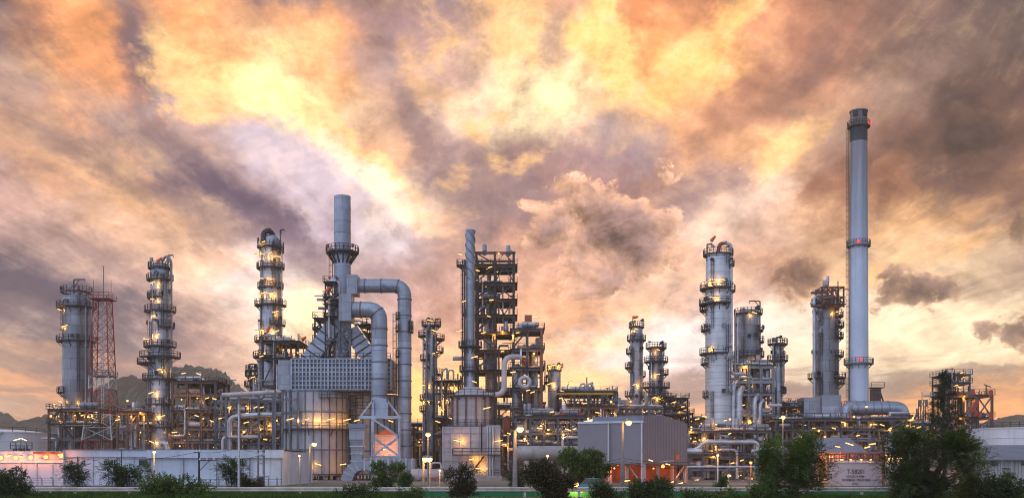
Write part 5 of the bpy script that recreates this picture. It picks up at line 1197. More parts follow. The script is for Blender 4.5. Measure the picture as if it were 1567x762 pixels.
t.part(MB().span(t.x(97.5), t.x(435), -0.6, 22.2, t.z(687.9), t.z(687.2)), 'roof', 'roof', smooth=False)
for x in (229, 280.5, 331.5, 382, 430.5): t.part(MB().tube([t.p(x, 701, -0.2), t.p(x, 742, -0.2)], 0.09, 8), 'downpipe', 'greypipe')
for x in (120, 143, 166, 185, 205): P(t, 'panel_joint', x, x + 0.6, 699.2, 744, -0.05, -0.005, 'roof')
h = P(t, 'ventilator', 215, 225, 702, 713, -0.7, -0.02, 'steel'); P(t, 'louvre', 216, 224, 704, 711, -0.78, -0.705, 'black', h)
# ------------------------------------------------------------------ grey profiled building on piers
d = 168; t = T('turbine_building', 'grey mauve metal clad building raised on lit orange piers', 'building', 985, d)
A = t.p(884, 700, 9); Bc = t.p(984, 700, 0); C = t.p(1052, 700, 7.0)
def wallq(p, q, z0p, z1p, z0q, z1q, th=0.3):
    p0, q0 = Vector((p.x, p.y, 0)), Vector((q.x, q.y, 0)); n = (q0 - p0).cross(Vector((0, 0, 1))).normalized() * th
    vs = [p0 + Vector((0, 0, z0p)), q0 + Vector((0, 0, z0q)), q0 + Vector((0, 0, z1q)), p0 + Vector((0, 0, z1p))]
    vs += [v - n for v in vs]
    return MB().add(vs, [(0, 1, 2, 3), (7, 6, 5, 4), (0, 4, 5, 1), (1, 5, 6, 2), (2, 6, 7, 3), (3, 7, 4, 0)])
zA, zB, zb = t.z(649, 9), t.z(645), t.z(708.5)
D_ = Vector((A.x + (C.x - Bc.x), A.y + (C.y - Bc.y), 0))
side = t.part(wallq(A, Bc, zb, zA + 0.2, zb, zB), 'side_wall', 'shed', smooth=False)
zC = t.z(648, 7)
mid = Bc.lerp(C, 0.42); zM = t.z(635, 3)
e0 = wallq(Bc, C, zb, zB, zb, zC); gable = t.part(e0, 'gable_wall', 'shed', smooth=False)
u = (C - Bc); n_ = Vector((u.y, -u.x, 0)).normalized()
b0, c0, m0 = Vector((Bc.x, Bc.y, zB)), Vector((C.x, C.y, zC)), Vector((mid.x, mid.y, zM)); m1 = Vector((Bc.x, Bc.y, zM - .1)) + u * 0.02; m1.z = zM - 0.2
gv = [b0 + n_ * .0 + Vector((0, 0, 0.02)), c0 + Vector((0, 0, 0.02)), m0, Vector((m1.x, m1.y, m1.z))]; gv += [v - n_ * 0.3 for v in gv]
t.part(MB().add(gv, [(0, 1, 2, 3), (7, 6, 5, 4), (0, 4, 5, 1), (1, 5, 6, 2), (2, 6, 7, 3), (3, 7, 4, 0)]), 'gable_top', 'shed', smooth=False)
v_ = (A - Bc)
def along(f, z, off=0): p = Bc + v_ * f; return Vector((p.x, p.y, z))
wp = Vector((u.x, u.y, 0)).normalized()
up0, up1 = along(0.02, 0), along(0.83, 0)
mo = wallq(Vector((up1.x, up1.y, 0)) + wp * 1.0, Vector((up0.x, up0.y, 0)) + wp * 0.5, zA + 0.25, t.z(638, 7) + 0.1, zB + 0.05, zM - 0.22)
t.part(mo, 'roof_monitor', 'roof', smooth=False)
rf = MB().add([Vector((A.x, A.y, zA + 0.22)), Vector((Bc.x, Bc.y, zB + 0.03)), Vector((mid.x, mid.y, zM + 0.02)), Vector((A.x, A.y, 0)) + u * 0.42 + Vector((0, 0, zM + 0.02)),
  Vector((C.x, C.y, zC + 0.03)), Vector((D_.x, D_.y, zC + 0.03))], [(0, 1, 2, 3), (3, 2, 4, 5)])
t.part(rf, 'roof', 'roof', smooth=False)
gm_ = wallq(A + Vector((0, -0.25, 0)), Bc + Vector((0, -0.25, 0)), zA + 0.1, zA + 0.45, zB - 0.15, zB + 0.2, 0.3); t.part(gm_, 'gutter', 'pipe', smooth=False)
for px in (934, 983.5): 
    f = (984 - px) / 100; p = along(f, 0); t.part(MB().tube([(p.x - 0.2, p.y - 0.3, 0), (p.x - 0.2, p.y - 0.3, t.z(647, p.y))], 0.14, 8), 'downpipe', 'pipe')
for f in (0, 0.25, 0.5, 0.75, 1.0):
    p = along(f, 0); t.part(MB().box(p.x + 0.2, p.y + 0.5, zb / 2, 0.55, 0.55, zb - 0.02), 'pier', 'shed_light', smooth=False)
for f in (0.33, 0.66, 0.97): p = Bc + u * f; t.part(MB().box(p.x, p.y + 0.5, zb / 2, 0.5, 0.5, zb - 0.02), 'pier', 'shed_light', smooth=False)
for f in (0.0, 0.5): 
    p, q = along(f + 0.02, 0.2), along(f + 0.22, zb - 0.2); t.part(MB().beam(p + Vector((0, .5, 0)), q + Vector((0, .5, 0)), 0.2), 'brace', 'shed_light', smooth=False)
p, q = Bc + u * 0.70, Bc + u * 0.95; t.part(MB().beam((p.x, p.y + .4, 0.3), (q.x, q.y + .4, zb - 0.3), 0.22), 'brace', 'shed_light', smooth=False)
t.part(MB().span(A.x + 2, C.x - 1.5, 9, 9.3, 0.1, zb - 0.05), 'back_wall', 'rust', smooth=False)
t.part(MB().span(A.x, C.x, 0.6, 12.8, zb - 0.3, zb - 0.02), 'floor_slab', 'brown', smooth=False)
o = t.part(MB().lathe([(0.02, -0.3), (0.22, -0.2), (0.3, 0), (0.22, 0.2), (0.02, 0.3)], 12, tuple(t.p(1014.5, 713, -1.6))), 'orange_lamp', 'redbulb')
for x, y in ((996, 704), (1022, 710), (929, 721), (960, 735), (1028, 737), (1041, 739)): lamp_at(t.r, t.p(x, y, -1.2), 1.0)
for x, dy in ((945, 4), (972, 3.5), (1005, 4), (1034, 5)): lamp_glow(t.p(x, 719, dy), 300, t.r, (1.0, 0.26, 0.05))
for x, dy in ((940, 6), (965, 5), (1000, 4), (1030, 5)): t.part(MB().lathe([(0.02, -0.15), (0.15, 0), (0.02, 0.15)], 8, tuple(t.p(x, 716, dy))), 'orange_lamp', 'redbulb')
# orange flag pole beside it
t = T('flag_pole', 'rusty orange post with small red flag before the grey building', 'pole', 1032.5, 150)
t.part(MB().beam((0, 0, 0), (0, 0, t.z(688)), 0.2), 'pole', 'rust'); t.part(MB().span(0.1, 0.7, -0.03, 0.03, t.z(702), t.z(696)), 'flag', 'orange', smooth=False); t.part(MB().beam(t.p(1006, 707), t.p(1032, 704), 0.08), 'arm', 'pipe')
# ------------------------------------------------------------------ lettered tank and its neighbours
t = T('storage_tank', 'pink lit off white tank lettered T-58201 between the two big trees', 'storage tank', 1307, 150)
r = 40 * t.k; z1 = t.z(707)
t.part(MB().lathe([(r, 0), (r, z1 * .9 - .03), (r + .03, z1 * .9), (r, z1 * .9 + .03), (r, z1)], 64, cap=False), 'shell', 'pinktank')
t.part(MB().lathe([(r + .1, z1 - .12), (r + .1, z1), (r * .5, z1 + .25), (.1, z1 + .35)], 48), 'roof', 'pinktank')
rm = MB(); rail_path(rm, ringpts(r - 0.1, 0, 360), z1, 1.2, 0.05, 0.9); t.part(rm, 'railing', 'rust')
for x in (1295, 1312, 1330): t.part(MB().tube([t.p(x, 706), t.p(x, 696), t.p(x + 5, 694), t.p(x + 5, 706)], 0.12, 8), 'nozzle', 'dark')
for i, x in enumerate((1288, 1302, 1318, 1332)): lamp_at(t.r, t.p(x, 703, -0.5 - r * 0.6), 0.5, glow=40)
def bent_text(t, s, cx, cy, hpx, wpx, r):
    cu = bpy.data.curves.new('lettering', 'FONT'); cu.body = s; cu.align_x = 'CENTER'; cu.align_y = 'CENTER'; cu.size = 1.0; cu.offset = 0.012
    ob = bpy.data.objects.new('lettering', cu); col.objects.link(ob)
    bpy.context.view_layer.update()
    me = bpy.data.meshes.new_from_object(ob.evaluated_get(bpy.context.evaluated_depsgraph_get()))
    col.objects.unlink(ob); bpy.data.objects.remove(ob)
    xs = [v.co.x for v in me.vertices]; ys = [v.co.y for v in me.vertices]
    sx = wpx * t.k / (max(xs) - min(xs)); sy = hpx * t.k / (max(ys) - min(ys)); mx, my = (max(xs) + min(xs)) / 2, (max(ys) + min(ys)) / 2
    for v in me.vertices:
        a = ((v.co.x - mx) * sx + t.x(cx, -r)) / r; zz = (v.co.y - my) * sy + t.z(cy)
        v.co = Vector(((r + 0.045) * math.sin(a), -(r + 0.045) * math.cos(a), zz))
    me.materials.append(M['letter']); o = bpy.data.objects.new('lettering', me); col.objects.link(o); o.parent = t.r
bent_text(t, 'T-58201', 1309.5, 720.8, 6.6, 25, r); bent_text(t, 'HAZCHEM', 1309.5, 728, 3.2, 25, r); bent_text(t, 'NORMAL PENTANE', 1311, 733.4, 3.9, 42, r); bent_text(t, '3YE', 1309, 739.3, 3.8, 9, r)
t = T('pump_house', 'low blue grey roofed shed behind the lettered tank', 'shed', 1282, 168)
P(t, 'wall', 1250, 1325, 692, 760, 0, 6, 'pinktank'); m_ = MB().add([t.p(1247, 693, -0.6), t.p(1318, 693, -0.6), t.p(1328, 683.5, -0.6), t.p(1247, 672, 5)], [(0, 1, 2)])
t.part(MB().add([t.p(1246, 692.3, -0.7), t.p(1328, 692.3, -0.7), t.p(1300, 671, 4), t.p(1246, 671, 4), t.p(1246, 691.4, -0.7), t.p(1328, 691.4, -0.7), t.p(1300, 670, 4), t.p(1246, 670, 4)], [(3, 2, 1, 0), (4, 5, 6, 7), (0, 1, 5, 4), (1, 2, 6, 5), (2, 3, 7, 6), (3, 0, 4, 7)]), 'roof', 'roof', smooth=False)
for x, y in ((1282, 683), (1300, 679), (1327, 684), (1335, 679)): lamp_at(t.r, t.p(x, y, -2), 1.3)
t = T('pipe_manifold', 'rusty red pipe and rail thicket above the lettered tank', 'pipe manifold', 1318, 162)
for i in range(14): x = 1288 + i * 4.6; t.part(MB().beam((t.x(x), (i % 3) * .5, 0), (t.x(x), (i % 3) * .5, t.z(690 + (i * 37 % 7)))), 'post', 'rust') if False else t.part(MB().beam((t.x(x), (i % 3) * .5, 0), (t.x(x), (i % 3) * .5, t.z(690 + (i * 37 % 7))), 0.14), 'post', 'rust')
for y in (693, 698, 703): t.part(MB().tube([t.p(1286, y, -0.2), t.p(1350, y, -0.2)], 0.14, 8), 'pipe', 'rust')
t.part(MB().beam(t.p(1351, 742, 0), t.p(1351, 688, 0), 0.2), 'post', 'rust')
# right shed
t = T('shed', 'pale lean-to shed with blue grey roof and square windows', 'shed', 1540, 150)
w_ = P(t, 'wall', 1478, 1640, 703, 760, 0, 14, 'shed_light')
z0, z1 = t.z(704), t.z(682, 10)
t.part(MB().add([(t.x(1474), -1.0, z0), (t.x(1650), -1.0, z0), (t.x(1650), 10, z1), (t.x(1474), 10, z1), (t.x(1474), -1.0, z0 + .15), (t.x(1650), -1.0, z0 + .15), (t.x(1650), 10, z1 + .15), (t.x(1474), 10, z1 + .15)], [(3, 2, 1, 0), (4, 5, 6, 7), (0, 1, 5, 4), (1, 2, 6, 5), (2, 3, 7, 6), (3, 0, 4, 7)]), 'roof', 'roof', smooth=False)
for x0, x1, y0, y1 in ((1517, 1527, 705.5, 712), (1562, 1572, 705.5, 712), (1538, 1544, 724.5, 728.5)):
    f = P(t, 'window', x0, x1, y0, y1, -0.06, 0.02, 'steel'); P(t, 'pane', x0 + .8, x1 - .8, y0 + .8, y1 - .8, -0.09, -0.062, 'glass', f)
for x in (1532.5, 1548): t.part(MB().tube([t.p(x, 704, -0.2), t.p(x, 745, -0.2)], 0.09, 6), 'downpipe', 'pipe')
t.part(MB().beam(t.p(1532, 716, -0.2), t.p(1546, 717, -0.2), 0.12), 'bracket', 'dark')
# ------------------------------------------------------------------ street and flood lamps
def lamp_post(label, px, ytop, d, heads, r=0.11, mat='wood', ybase=None, bulb='bulb', hr=0.36, cat='lamp post'):
    t = T('lamp_post', label, cat, px, d)
    z = t.z(ytop)
    t.part(MB().tube([(0, 0, 0), (0, 0, z)], [r * 1.35, r * 0.85], 10), 'pole', mat)
    for hx, hy in heads:
        p = t.p(hx, hy, -0.2)
        a = t.part(MB().beam((0, 0, z - 0.1), p + Vector((0, 0.2, hr + 0.05)), 0.10), 'arm', mat)
        hd = t.part(MB().lathe([(hr * 0.3, hr * 1.2), (hr * 1.1, hr * 0.75), (hr * 1.15, hr * 0.35), (hr * 0.9, hr * 0.35)], 14, tuple(p)), 'lamp_head', 'steel')
        lamp_glow(p + Vector((0, -0.9, -hr - 0.2)), 300 if bulb == 'bulb' else 420, t.r, (1.0, 0.5, 0.12) if bulb == 'bulb' else (1.0, 0.26, 0.04))
        t.part(MB().lathe([(0.02, -hr), (hr * 0.6, -hr * 0.8), (hr, -hr * 0.2), (hr * 0.85, hr * 0.34), (0.02, hr * 0.36)], 16, tuple(p)), 'bulb', bulb, hd)
    return t
lamp_post('tall pole with single amber lamp before the stair tower', 788, 658, 104, ((796, 656),), 0.20)
lamp_post('amber floodlight on a pole high beside the second heater', 655, 660, 150, ((655, 664.5),), 0.10)
lamp_post('twin amber lamps on a slim pole between ducts and second heater', 648, 700, 120, ((651, 702), ), 0.14)
lamp_post('single amber lamp right beside the twin headed pole', 658, 700, 122, ((657, 702),), 0.07)
lamp_post('grey pole with amber lamp in front of the grey building', 952.5, 646, 118, ((962, 646),), 0.19)
lamp_post('amber lamp on a leaning pole before the round heater shell', 474, 681, 150, ((481, 679),), 0.13)
lamp_post('small lamp post with white lamp at the heater foot', 459, 698, 145, ((458, 697),), 0.07, hr=0.16)
lamp_post('bare bulb post before the pale warehouse', 236, 692, 122, ((236, 691),), 0.08, mat='concrete', hr=0.17)
lamp_post('low amber lamp glaring by the dark bushy tree', 881, 742, 92, ((881, 740.5),), 0.06, hr=0.26)
lamp_post('bright amber lamp on a post near the thin crowned column', 1198, 640, 205, ((1198.5, 638),), 0.12, hr=0.42)
lamp_post('white lamp post in front of the silver pipe rack', 1098.5, 697, 140, ((1098.5, 696),), 0.08, mat='pipe', hr=0.17)
lamp_post('thin post with one small lamp right of the silver rack lamp', 1114, 726, 132, ((1117, 727),), 0.06, mat='pipe', hr=0.14)
lamp_post('orange red lamp at the edge of the silver pipe rack', 1149, 708, 160, ((1149, 707),), 0.07, bulb='redbulb', hr=0.24)
lamp_post('orange lamp lighting the shed wall left of the lettered tank', 1271, 699, 160, ((1271, 698),), 0.07, bulb='redbulb', hr=0.34)
lamp_glow((PX(1268, 162), 162, PZ(705, 162)), 3000, None, (1.0, 0.30, 0.04))
lamp_post('short lamp on a rail beside the big grey drum', 838, 700, 150, ((838, 697),), 0.07, hr=0.2)
lamp_post('twin tube lamp mast in front of the pink lit drum', 673, 716, 140, ((673, 719),), 0.08, hr=0.15)
# power poles and wires
def pole(name, label, px, ytop, d, arms=(), r=0.13, mat='wood'):
    t = T(name, label, 'utility pole', px, d)
    t.part(MB().tube([(0, 0, 0), (0, 0, t.z(ytop))], [r * 1.3, r * 0.9], 10), 'pole', mat)
    for y, x0, x1 in arms:
        a = t.part(MB().beam(t.p(x0, y, -0.15), t.p(x1, y, -0.15), 0.10, 0.12), 'crossarm', mat, smooth=False)
        for x in (x0 + 1, (x0 + x1) / 2, x1 - 1): t.part(MB().lathe([(0.05, 0), (0.11, 0.08), (0.06, 0.16), (0.10, 0.24), (0.02, 0.3)], 8, tuple(t.p(x, y, -0.15))), 'insulator', 'tank', a)
    return t
t = pole('utility_pole', 'dark utility pole with one crossarm before the warehouse', 304.5, 689, 112, ((704, 305, 328), (692, 296, 306)), 0.11, 'dark')
t.part(MB().beam(t.p(306, 719, -0.1), t.p(320, 705, -0.1), 0.07), 'strut', 'dark')
pole('utility_pole', 'tall pale thin pole standing clear above the warehouse roof', 365.5, 618, 100, (), 0.10, 'pipe')
t = pole('utility_pole', 'twin pole with a small transformer at the warehouse end', 395, 688, 112, ((697, 394, 405), (729, 392, 412)), 0.11)
t.part(MB().tube([(t.x(403.5), 0, 0), (t.x(403.5), 0, t.z(684))], 0.13, 10), 'pole', 'wood'); t.part(MB().lathe([(0.02, 0.5), (0.32, 0.42), (0.36, 0.3), (0.36, -0.5), (0.1, -0.55)], 14, tuple(t.p(398.5, 736, -0.3))), 'transformer', 'dark'); t.part(MB().beam(t.p(394, 709), t.p(405, 709), 0.09), 'crossarm', 'wood')
pole('utility_pole', 'slim bare pole at the pale boundary wall', 119, 698, 120, (), 0.06, 'dark'); pole('utility_pole', 'slim bare pole on the warehouse face', 186, 688, 130, (), 0.06, 'dark')
def wire(label, pts, d, r=0.022):
    q = []
    for (x0, y0), (x1, y1) in zip(pts, pts[1:]):
        for i in range(13):
            f = i / 12; q.append(P3(x0 + (x1 - x0) * f, y0 + (y1 - y0) * f + 3.5 * math.sin(math.pi * f), d))
    tag(MB().tube(q, r, 4).obj('overhead_wire', 'black'), label, 'wire', 'overhead wires')
wire('sagging wire slung from the boundary wall to the crossarm pole', [(60, 700), (119, 699), (186, 703), (297, 692)], 111.5)
wire('wire running from the crossarm pole to the twin pole', [(305, 692), (365, 684), (403, 690)], 111.5)
wire('lower wire between crossarm pole and twin pole', [(327, 704), (395, 697)], 111.8)
for i, (a, b_) in enumerate(((701, 703), (705, 708), (709, 712))): wire(('topmost', 'middle', 'lowest')[i] + ' of three wires crossing the face of the grey building', [(870, a + 6), (955, a), (1060, b_ + 3)], 119)
# wire fence with slanted tops
t = T('wire_fence', 'barbed wire fence with bent post tops before the boundary wall', 'fence', 70, 118)
for x in range(30, 132, 17):
    t.part(MB().beam((t.x(x), 0, 0), (t.x(x), 0, t.z(733)), 0.12).beam((t.x(x), 0, t.z(733)), (t.x(x - 3), -0.1, t.z(729)), 0.11), 'post', 'concrete', smooth=False)
for y in (731, 734, 738): t.part(MB().tube([t.p(26, y), t.p(132, y)], 0.02, 4), 'wire', 'dark')
t = T('wire_fence', 'wire fence of short posts along the pale warehouse', 'fence', 330, 116)
for x in (226, 253.5, 260, 280, 307, 335, 362, 387, 411, 424): t.part(MB().beam((t.x(x), 0, 0), (t.x(x), 0, t.z(730 + (x * 7 % 4))), 0.11), 'post', 'wood', smooth=False)
for y in (733, 737, 740): t.part(MB().tube([t.p(222, y), t.p(432, y)], 0.018, 4), 'wire', 'dark')
# ------------------------------------------------------------------ guardrail and green kerb wall
d = 90; t = T('guardrail', 'long weathered steel guardrail on stout posts along the grass', 'guardrail', 783, d)
k = t.k
for s in range(12):                                        # beam lengths that lap one another
    x0, x1 = 36 + s * 138, 36 + (s + 1) * 138 + 2
    zt = t.z(744.8); prf = [(0, 0), (0.09, -0.05), (0.09, -0.12), (0.0, -0.17), (0.0, -0.23), (0.09, -0.28), (0.09, -0.35), (0, -0.40)]
    vs = []
    for x in (t.x(x0), t.x(x1)):
        vs += [(x, -0.14 - a - (s % 2) * 0.006, zt + b_) for a, b_ in prf] + [(x, -0.12 - a - (s % 2) * 0.006, zt + b_) for a, b_ in prf]
    n = len(prf); fs = [(i, i + 1, 2 * n + i + 1, 2 * n + i) for i in range(n - 1)] + [(n + i + 1, n + i, 3 * n + i, 3 * n + i + 1) for i in range(n - 1)] + [(0, 2 * n, 3 * n, n), (n - 1, 2 * n - 1, 4 * n - 1, 3 * n - 1)]
    t.part(MB().add(vs, fs), 'rail_beam', 'rail', smooth=False)
for i in range(20): 
    x = 26 + i * 86 + (3 if i % 2 else 0)
    if x > 36: t.part(MB().box(t.x(x), 0.0, t.z(745.5) / 2, 0.2, 0.22, t.z(745.5)), 'post', 'rail', smooth=False)
t.part(MB().beam((t.x(53), -0.1, 0.02), (t.x(66), -0.1, t.z(748)), 0.12), 'stay', 'rail', smooth=False); t.part(MB().beam((t.x(84), -0.05, 0.02), (t.x(72), -0.05, t.z(748)), 0.12), 'stay', 'rail', smooth=False)
d = 91.8; t = T('kerb_wall', 'low bright green painted kerb wall behind the guardrail', 'wall', 1000, d)
for s in range(9): t.part(MB().span(t.x(640 + s * 90), t.x(640 + s * 90 + 89.6), 0, 0.3, 0, t.z(752.4)), 'panel', 'greenpaint', smooth=False)
t.part(MB().span(t.x(640), t.x(1450), -0.04, 0.34, t.z(752.3), t.z(751)), 'coping', 'concrete', smooth=False)
t = T('tarpaulin', 'crumpled blue tarpaulin heaped under the guardrail end', 'tarpaulin', 55, 92)
vs = []; n = 12
for j in range(6):
    for i in range(n + 1): vs.append((-1.0 + 2.0 * i / n, -0.4 + 0.8 * j / 5, max(0.02, 0.5 * math.sin(math.pi * i / n) ** 0.5 * math.sin(math.pi * (j + .3) / 5.6) + rng.uniform(-.05, .05))))
t.part(MB().add(vs, [(j * (n + 1) + i, j * (n + 1) + i + 1, (j + 1) * (n + 1) + i + 1, (j + 1) * (n + 1) + i) for j in range(5) for i in range(n)]), 'sheet', 'bluetarp', smooth=False)
t = T('car', 'teal roofed car parked half hidden behind the low amber lamp', 'car', 904, 108)
M['teal'] = plain('teal_car_paint', (0.06, 0.26, 0.25), 0.25, 0.2, 0.05, 1.0, spec=0.6)
cs = [(-2.1, .35, .55, .8), (-2.0, .35, .78, .85), (-1.2, .33, .85, .87), (-1.15, .33, .87, .87), (1.0, .33, .92, .87), (1.9, .35, .85, .85), (2.1, .4, .6, .8)]
vs = []
for x, z0, z1, w in cs: vs += [(x, -w, z0), (x, w, z0), (x, w, z1), (x, -w, z1)]
t.part(MB().add(vs, [(3, 2, 1, 0)] + [(i * 4 + j, i * 4 + (j + 1) % 4, i * 4 + 4 + (j + 1) % 4, i * 4 + 4 + j) for i in range(6) for j in range(4)] + [(24, 25, 26, 27)]), 'body', 'teal', smooth=False)
vs = [(-1.25, -.8, .86), (1.6, -.8, .9), (1.6, .8, .9), (-1.25, .8, .86), (-.6, -.62, 1.4), (.9, -.62, 1.42), (.9, .62, 1.42), (-.6, .62, 1.4)]
t.part(MB().add(vs, [(0, 1, 5, 4), (1, 2, 6, 5), (2, 3, 7, 6), (3, 0, 4, 7)]), 'window', 'glass', smooth=False)
t.part(MB().add([(-.65, -.64, 1.405), (.95, -.64, 1.425), (.95, .64, 1.425), (-.65, .64, 1.405), (-.5, -.5, 1.47), (.8, -.5, 1.49), (.8, .5, 1.49), (-.5, .5, 1.47)], [(3, 2, 1, 0), (0, 1, 5, 4), (1, 2, 6, 5), (2, 3, 7, 6), (3, 0, 4, 7), (4, 5, 6, 7)]), 'roof', 'teal', smooth=False)
for x in (-1.35, 1.35):
    for y in (-.78, .78):
        w_ = t.part(MB().tube([(x, y - .1, .32), (x, y + .1, .32)], .32, 16), 'wheel', 'black'); t.part(MB().tube([(x, y - .115, .32), (x, y + .115, .32)], .18, 12), 'rim', 'pipe', w_)
# ------------------------------------------------------------------ plants
def leafmat(name, dark, light, trans=0.45):
    m = bpy.data.materials.new(name); m.use_nodes = True
    t = m.node_tree; t.nodes.clear(); N = NT(t)
    co = N.n('ShaderNodeTexCoord').outputs['Object']
    f = N.m('ADD', N.m('MULTIPLY', N.noise(co, 0.9, 3, 0.6), 0.55), N.m('MULTIPLY', N.noise(co, 9.0, 2, 0.6), 0.45))
    c = N.mix(N.mr(f, 0.38, 0.64), (*dark, 1), (*light, 1))
    d = N.n('ShaderNodeBsdfDiffuse'); N.link(c, d.inputs[0])
    tr = N.n('ShaderNodeBsdfTranslucent'); N.link(N.mix(1.0, c, (1.0, 1.1, 0.6, 1), 'MULTIPLY'), tr.inputs[0])
    g = N.n('ShaderNodeBsdfGlossy'); g.inputs['Roughness'].default_value = 0.5; g.inputs[0].default_value = (0.5, 0.5, 0.5, 1)
    mx = N.n('ShaderNodeMixShader'); mx.inputs[0].default_value = trans; N.link(d.outputs[0], mx.inputs[1]); N.link(tr.outputs[0], mx.inputs[2])
    m2 = N.n('ShaderNodeMixShader'); m2.inputs[0].default_value = 0.04; N.link(mx.outputs[0], m2.inputs[1]); N.link(g.outputs[0], m2.inputs[2])
    o = N.n('ShaderNodeOutputMaterial'); N.link(m2.outputs[0], o.inputs[0]); return m
M['leaf_dark'] = leafmat('dark_green_leaf', (0.018, 0.036, 0.012), (0.082, 0.130, 0.028))
M['leaf_green'] = leafmat('mid_green_leaf', (0.024, 0.056, 0.013), (0.130, 0.200, 0.034))
M['leaf_lamplit'] = leafmat('lamplit_yellow_green_leaf', (0.060, 0.095, 0.014), (0.190, 0.210, 0.036))  # yellow lamplight on the foliage, put into the leaf colour
M['leaf_brown'] = leafmat('brownish_olive_leaf', (0.030, 0.028, 0.014), (0.080, 0.068, 0.026))
M['leaf_blue'] = leafmat('cool_grey_green_leaf', (0.026, 0.050, 0.028), (0.070, 0.115, 0.060))
M['needle'] = leafmat('dark_conifer_needle', (0.014, 0.024, 0.012), (0.040, 0.052, 0.022), 0.2)
M['grass'] = leafmat('grass_blade', (0.036, 0.090, 0.014), (0.120, 0.210, 0.034), 0.5)
M['bark'] = plain('grey_brown_bark', (0.085, 0.065, 0.05), 0.9, 0, 0.3, 3.0, bump=0.5)
def rdir(q):
    while True:
        v = Vector((q.uniform(-1, 1), q.uniform(-1, 1), q.uniform(-1, 1)))
        if 0.05 < v.length < 1: return v.normalized()
def leaf(mb, p, u, n, L, W):
    w = u.cross(n)
    if w.length < 1e-4: return
    w = w.normalized() * W
    mb.add([p, p + u * L * 0.5 + w, p + u * L, p + u * L * 0.5 - w], [(0, 1, 2, 3)])
def foliage(q, clumps, n_spray, per, L, W, up=0.35, droop=0.0, twig=0.7, feather=False):
    """sprays of leaves on short twigs through the clumps' volume, thicker towards the outside"""
    mb = MB(); tot = sum(c[1].x * c[1].z + c[1].y * c[1].z for c in clumps)
    for c, s in clumps:
        k = max(3, int(n_spray * (s.x * s.z + s.y * s.z) / tot))
        for _ in range(k):
            v = rdir(q); rad = q.random() ** 0.45
            if q.random() < 0.12: rad *= q.uniform(1.0, 1.22)
            p = c + Vector((v.x * s.x, v.y * s.y, v.z * s.z)) * rad
            if p.z < 0.05: continue
            d = (v * 0.8 + Vector((0, 0, up)) + rdir(q) * 0.5).normalized()
            if feather:                        # a pinnate frond: leaflets in rows on both sides of an arching midrib
                sd = d.cross(Vector((0, 0, 1))); sd = (sd.normalized() if sd.length > .01 else Vector((1, 0, 0)))
                tw = twig * q.uniform(.6, 1.25)
                for i in range(per):
                    f = (i + .5) / per; a = p + d * (f * tw) - Vector((0, 0, .30 * f * f * tw)); u0 = (d - Vector((0, 0, .6 * f))).normalized()
                    for sg in (-1, 1):
                        u = (u0 * .55 + sd * sg + rdir(q) * .25).normalized(); leaf(mb, a, u, (u0.cross(sd) + rdir(q) * .3), L * (1.15 - .6 * f) * q.uniform(.8, 1.2), W)
                continue
            for i in range(per):
                f = i / per; a = p + d * (f * twig) - Vector((0, 0, droop * f * f * twig))
                u = (d * 0.5 + rdir(q)).normalized()
                leaf(mb, a, u, rdir(q), L * q.uniform(0.7, 1.3), W * q.uniform(0.7, 1.3))
    return mb
def limbs(q, base, clumps, r, name_parent):
    mb = MB(); 
    mean = sum((c for c, _ in clumps), Vector()) / len(clumps)
    fork = base.lerp(mean, 0.45); fork.z = max(fork.z, base.z + 0.3)
    mid = base.lerp(fork, 0.5) + Vector((q.uniform(-.1, .1), 0, 0)); mb.tube([base, mid, fork], [r, r * .8, r * .65], 8)
    t_ = mb.obj('trunk', 'bark', name_parent)
    for c, s in clumps:
        m = fork.lerp(c, 0.5) + Vector((q.uniform(-.2, .2), q.uniform(-.2, .2), 0.15))
        MB().tube([fork, m, c, c + Vector((q.uniform(-.5, .5) * s.x, q.uniform(-.5, .5) * s.y, s.z * .6))], [r * .5, r * .33, r * .18, r * .06], 6).obj('limb', 'bark', name_parent)
def tree(name, label, cat, px, d, clumps_px, mat, n, per=10, L=0.16, W=0.035, r=0.12, up=0.35, droop=0.0, twig=0.6, seed=1, group='trees and shrubs along the guardrail', base=None, feather=False):
    q = random.Random(seed); t = T(name, label, cat, px, d, group)
    cl = []
    for cx, cy, rx, ry in clumps_px:
        dy = q.uniform(-0.5, 0.5) * rx * t.k
        cl.append((Vector((t.x(cx), dy, max(t.z(cy), 0.15))), Vector((rx * t.k, rx * t.k * 0.9, ry * t.k))))
    limbs(q, Vector((t.x(base or px), 0, 0)), cl, r, t.r)
    t.part(foliage(q, cl, n, per, L, W, up, droop, twig, feather), 'crown', mat, smooth=False)
    return t
def autoclumps(q, cx, top, bot, hw, n, sz=0.36):
    """uneven clumps filling a rough dome outline"""
    out = []; h = bot - top
    for i in range(n):
        f = q.random() ** 0.8; y = top + h * (0.10 + 0.80 * f)
        w = hw * math.sin(math.pi * min(1, 0.22 + 0.62 * f)) ** 0.8
        x = cx + q.uniform(-1, 1) * w * 0.82
        s = hw * sz * q.uniform(0.6, 1.15); out.append((x, y, s, s * q.uniform(0.6, 0.9) * min(1, h / (1.3 * hw) + .3)))
    return out
def auto(name, label, cat, px, top, bot, hw, d, mat, n, nc=12, seed=1, sz=0.36, **kw):
    q = random.Random(seed * 13 + 5); tree(name, label, cat, px, d, autoclumps(q, px, top, bot, hw, nc, sz), mat, n, seed=seed, **kw)
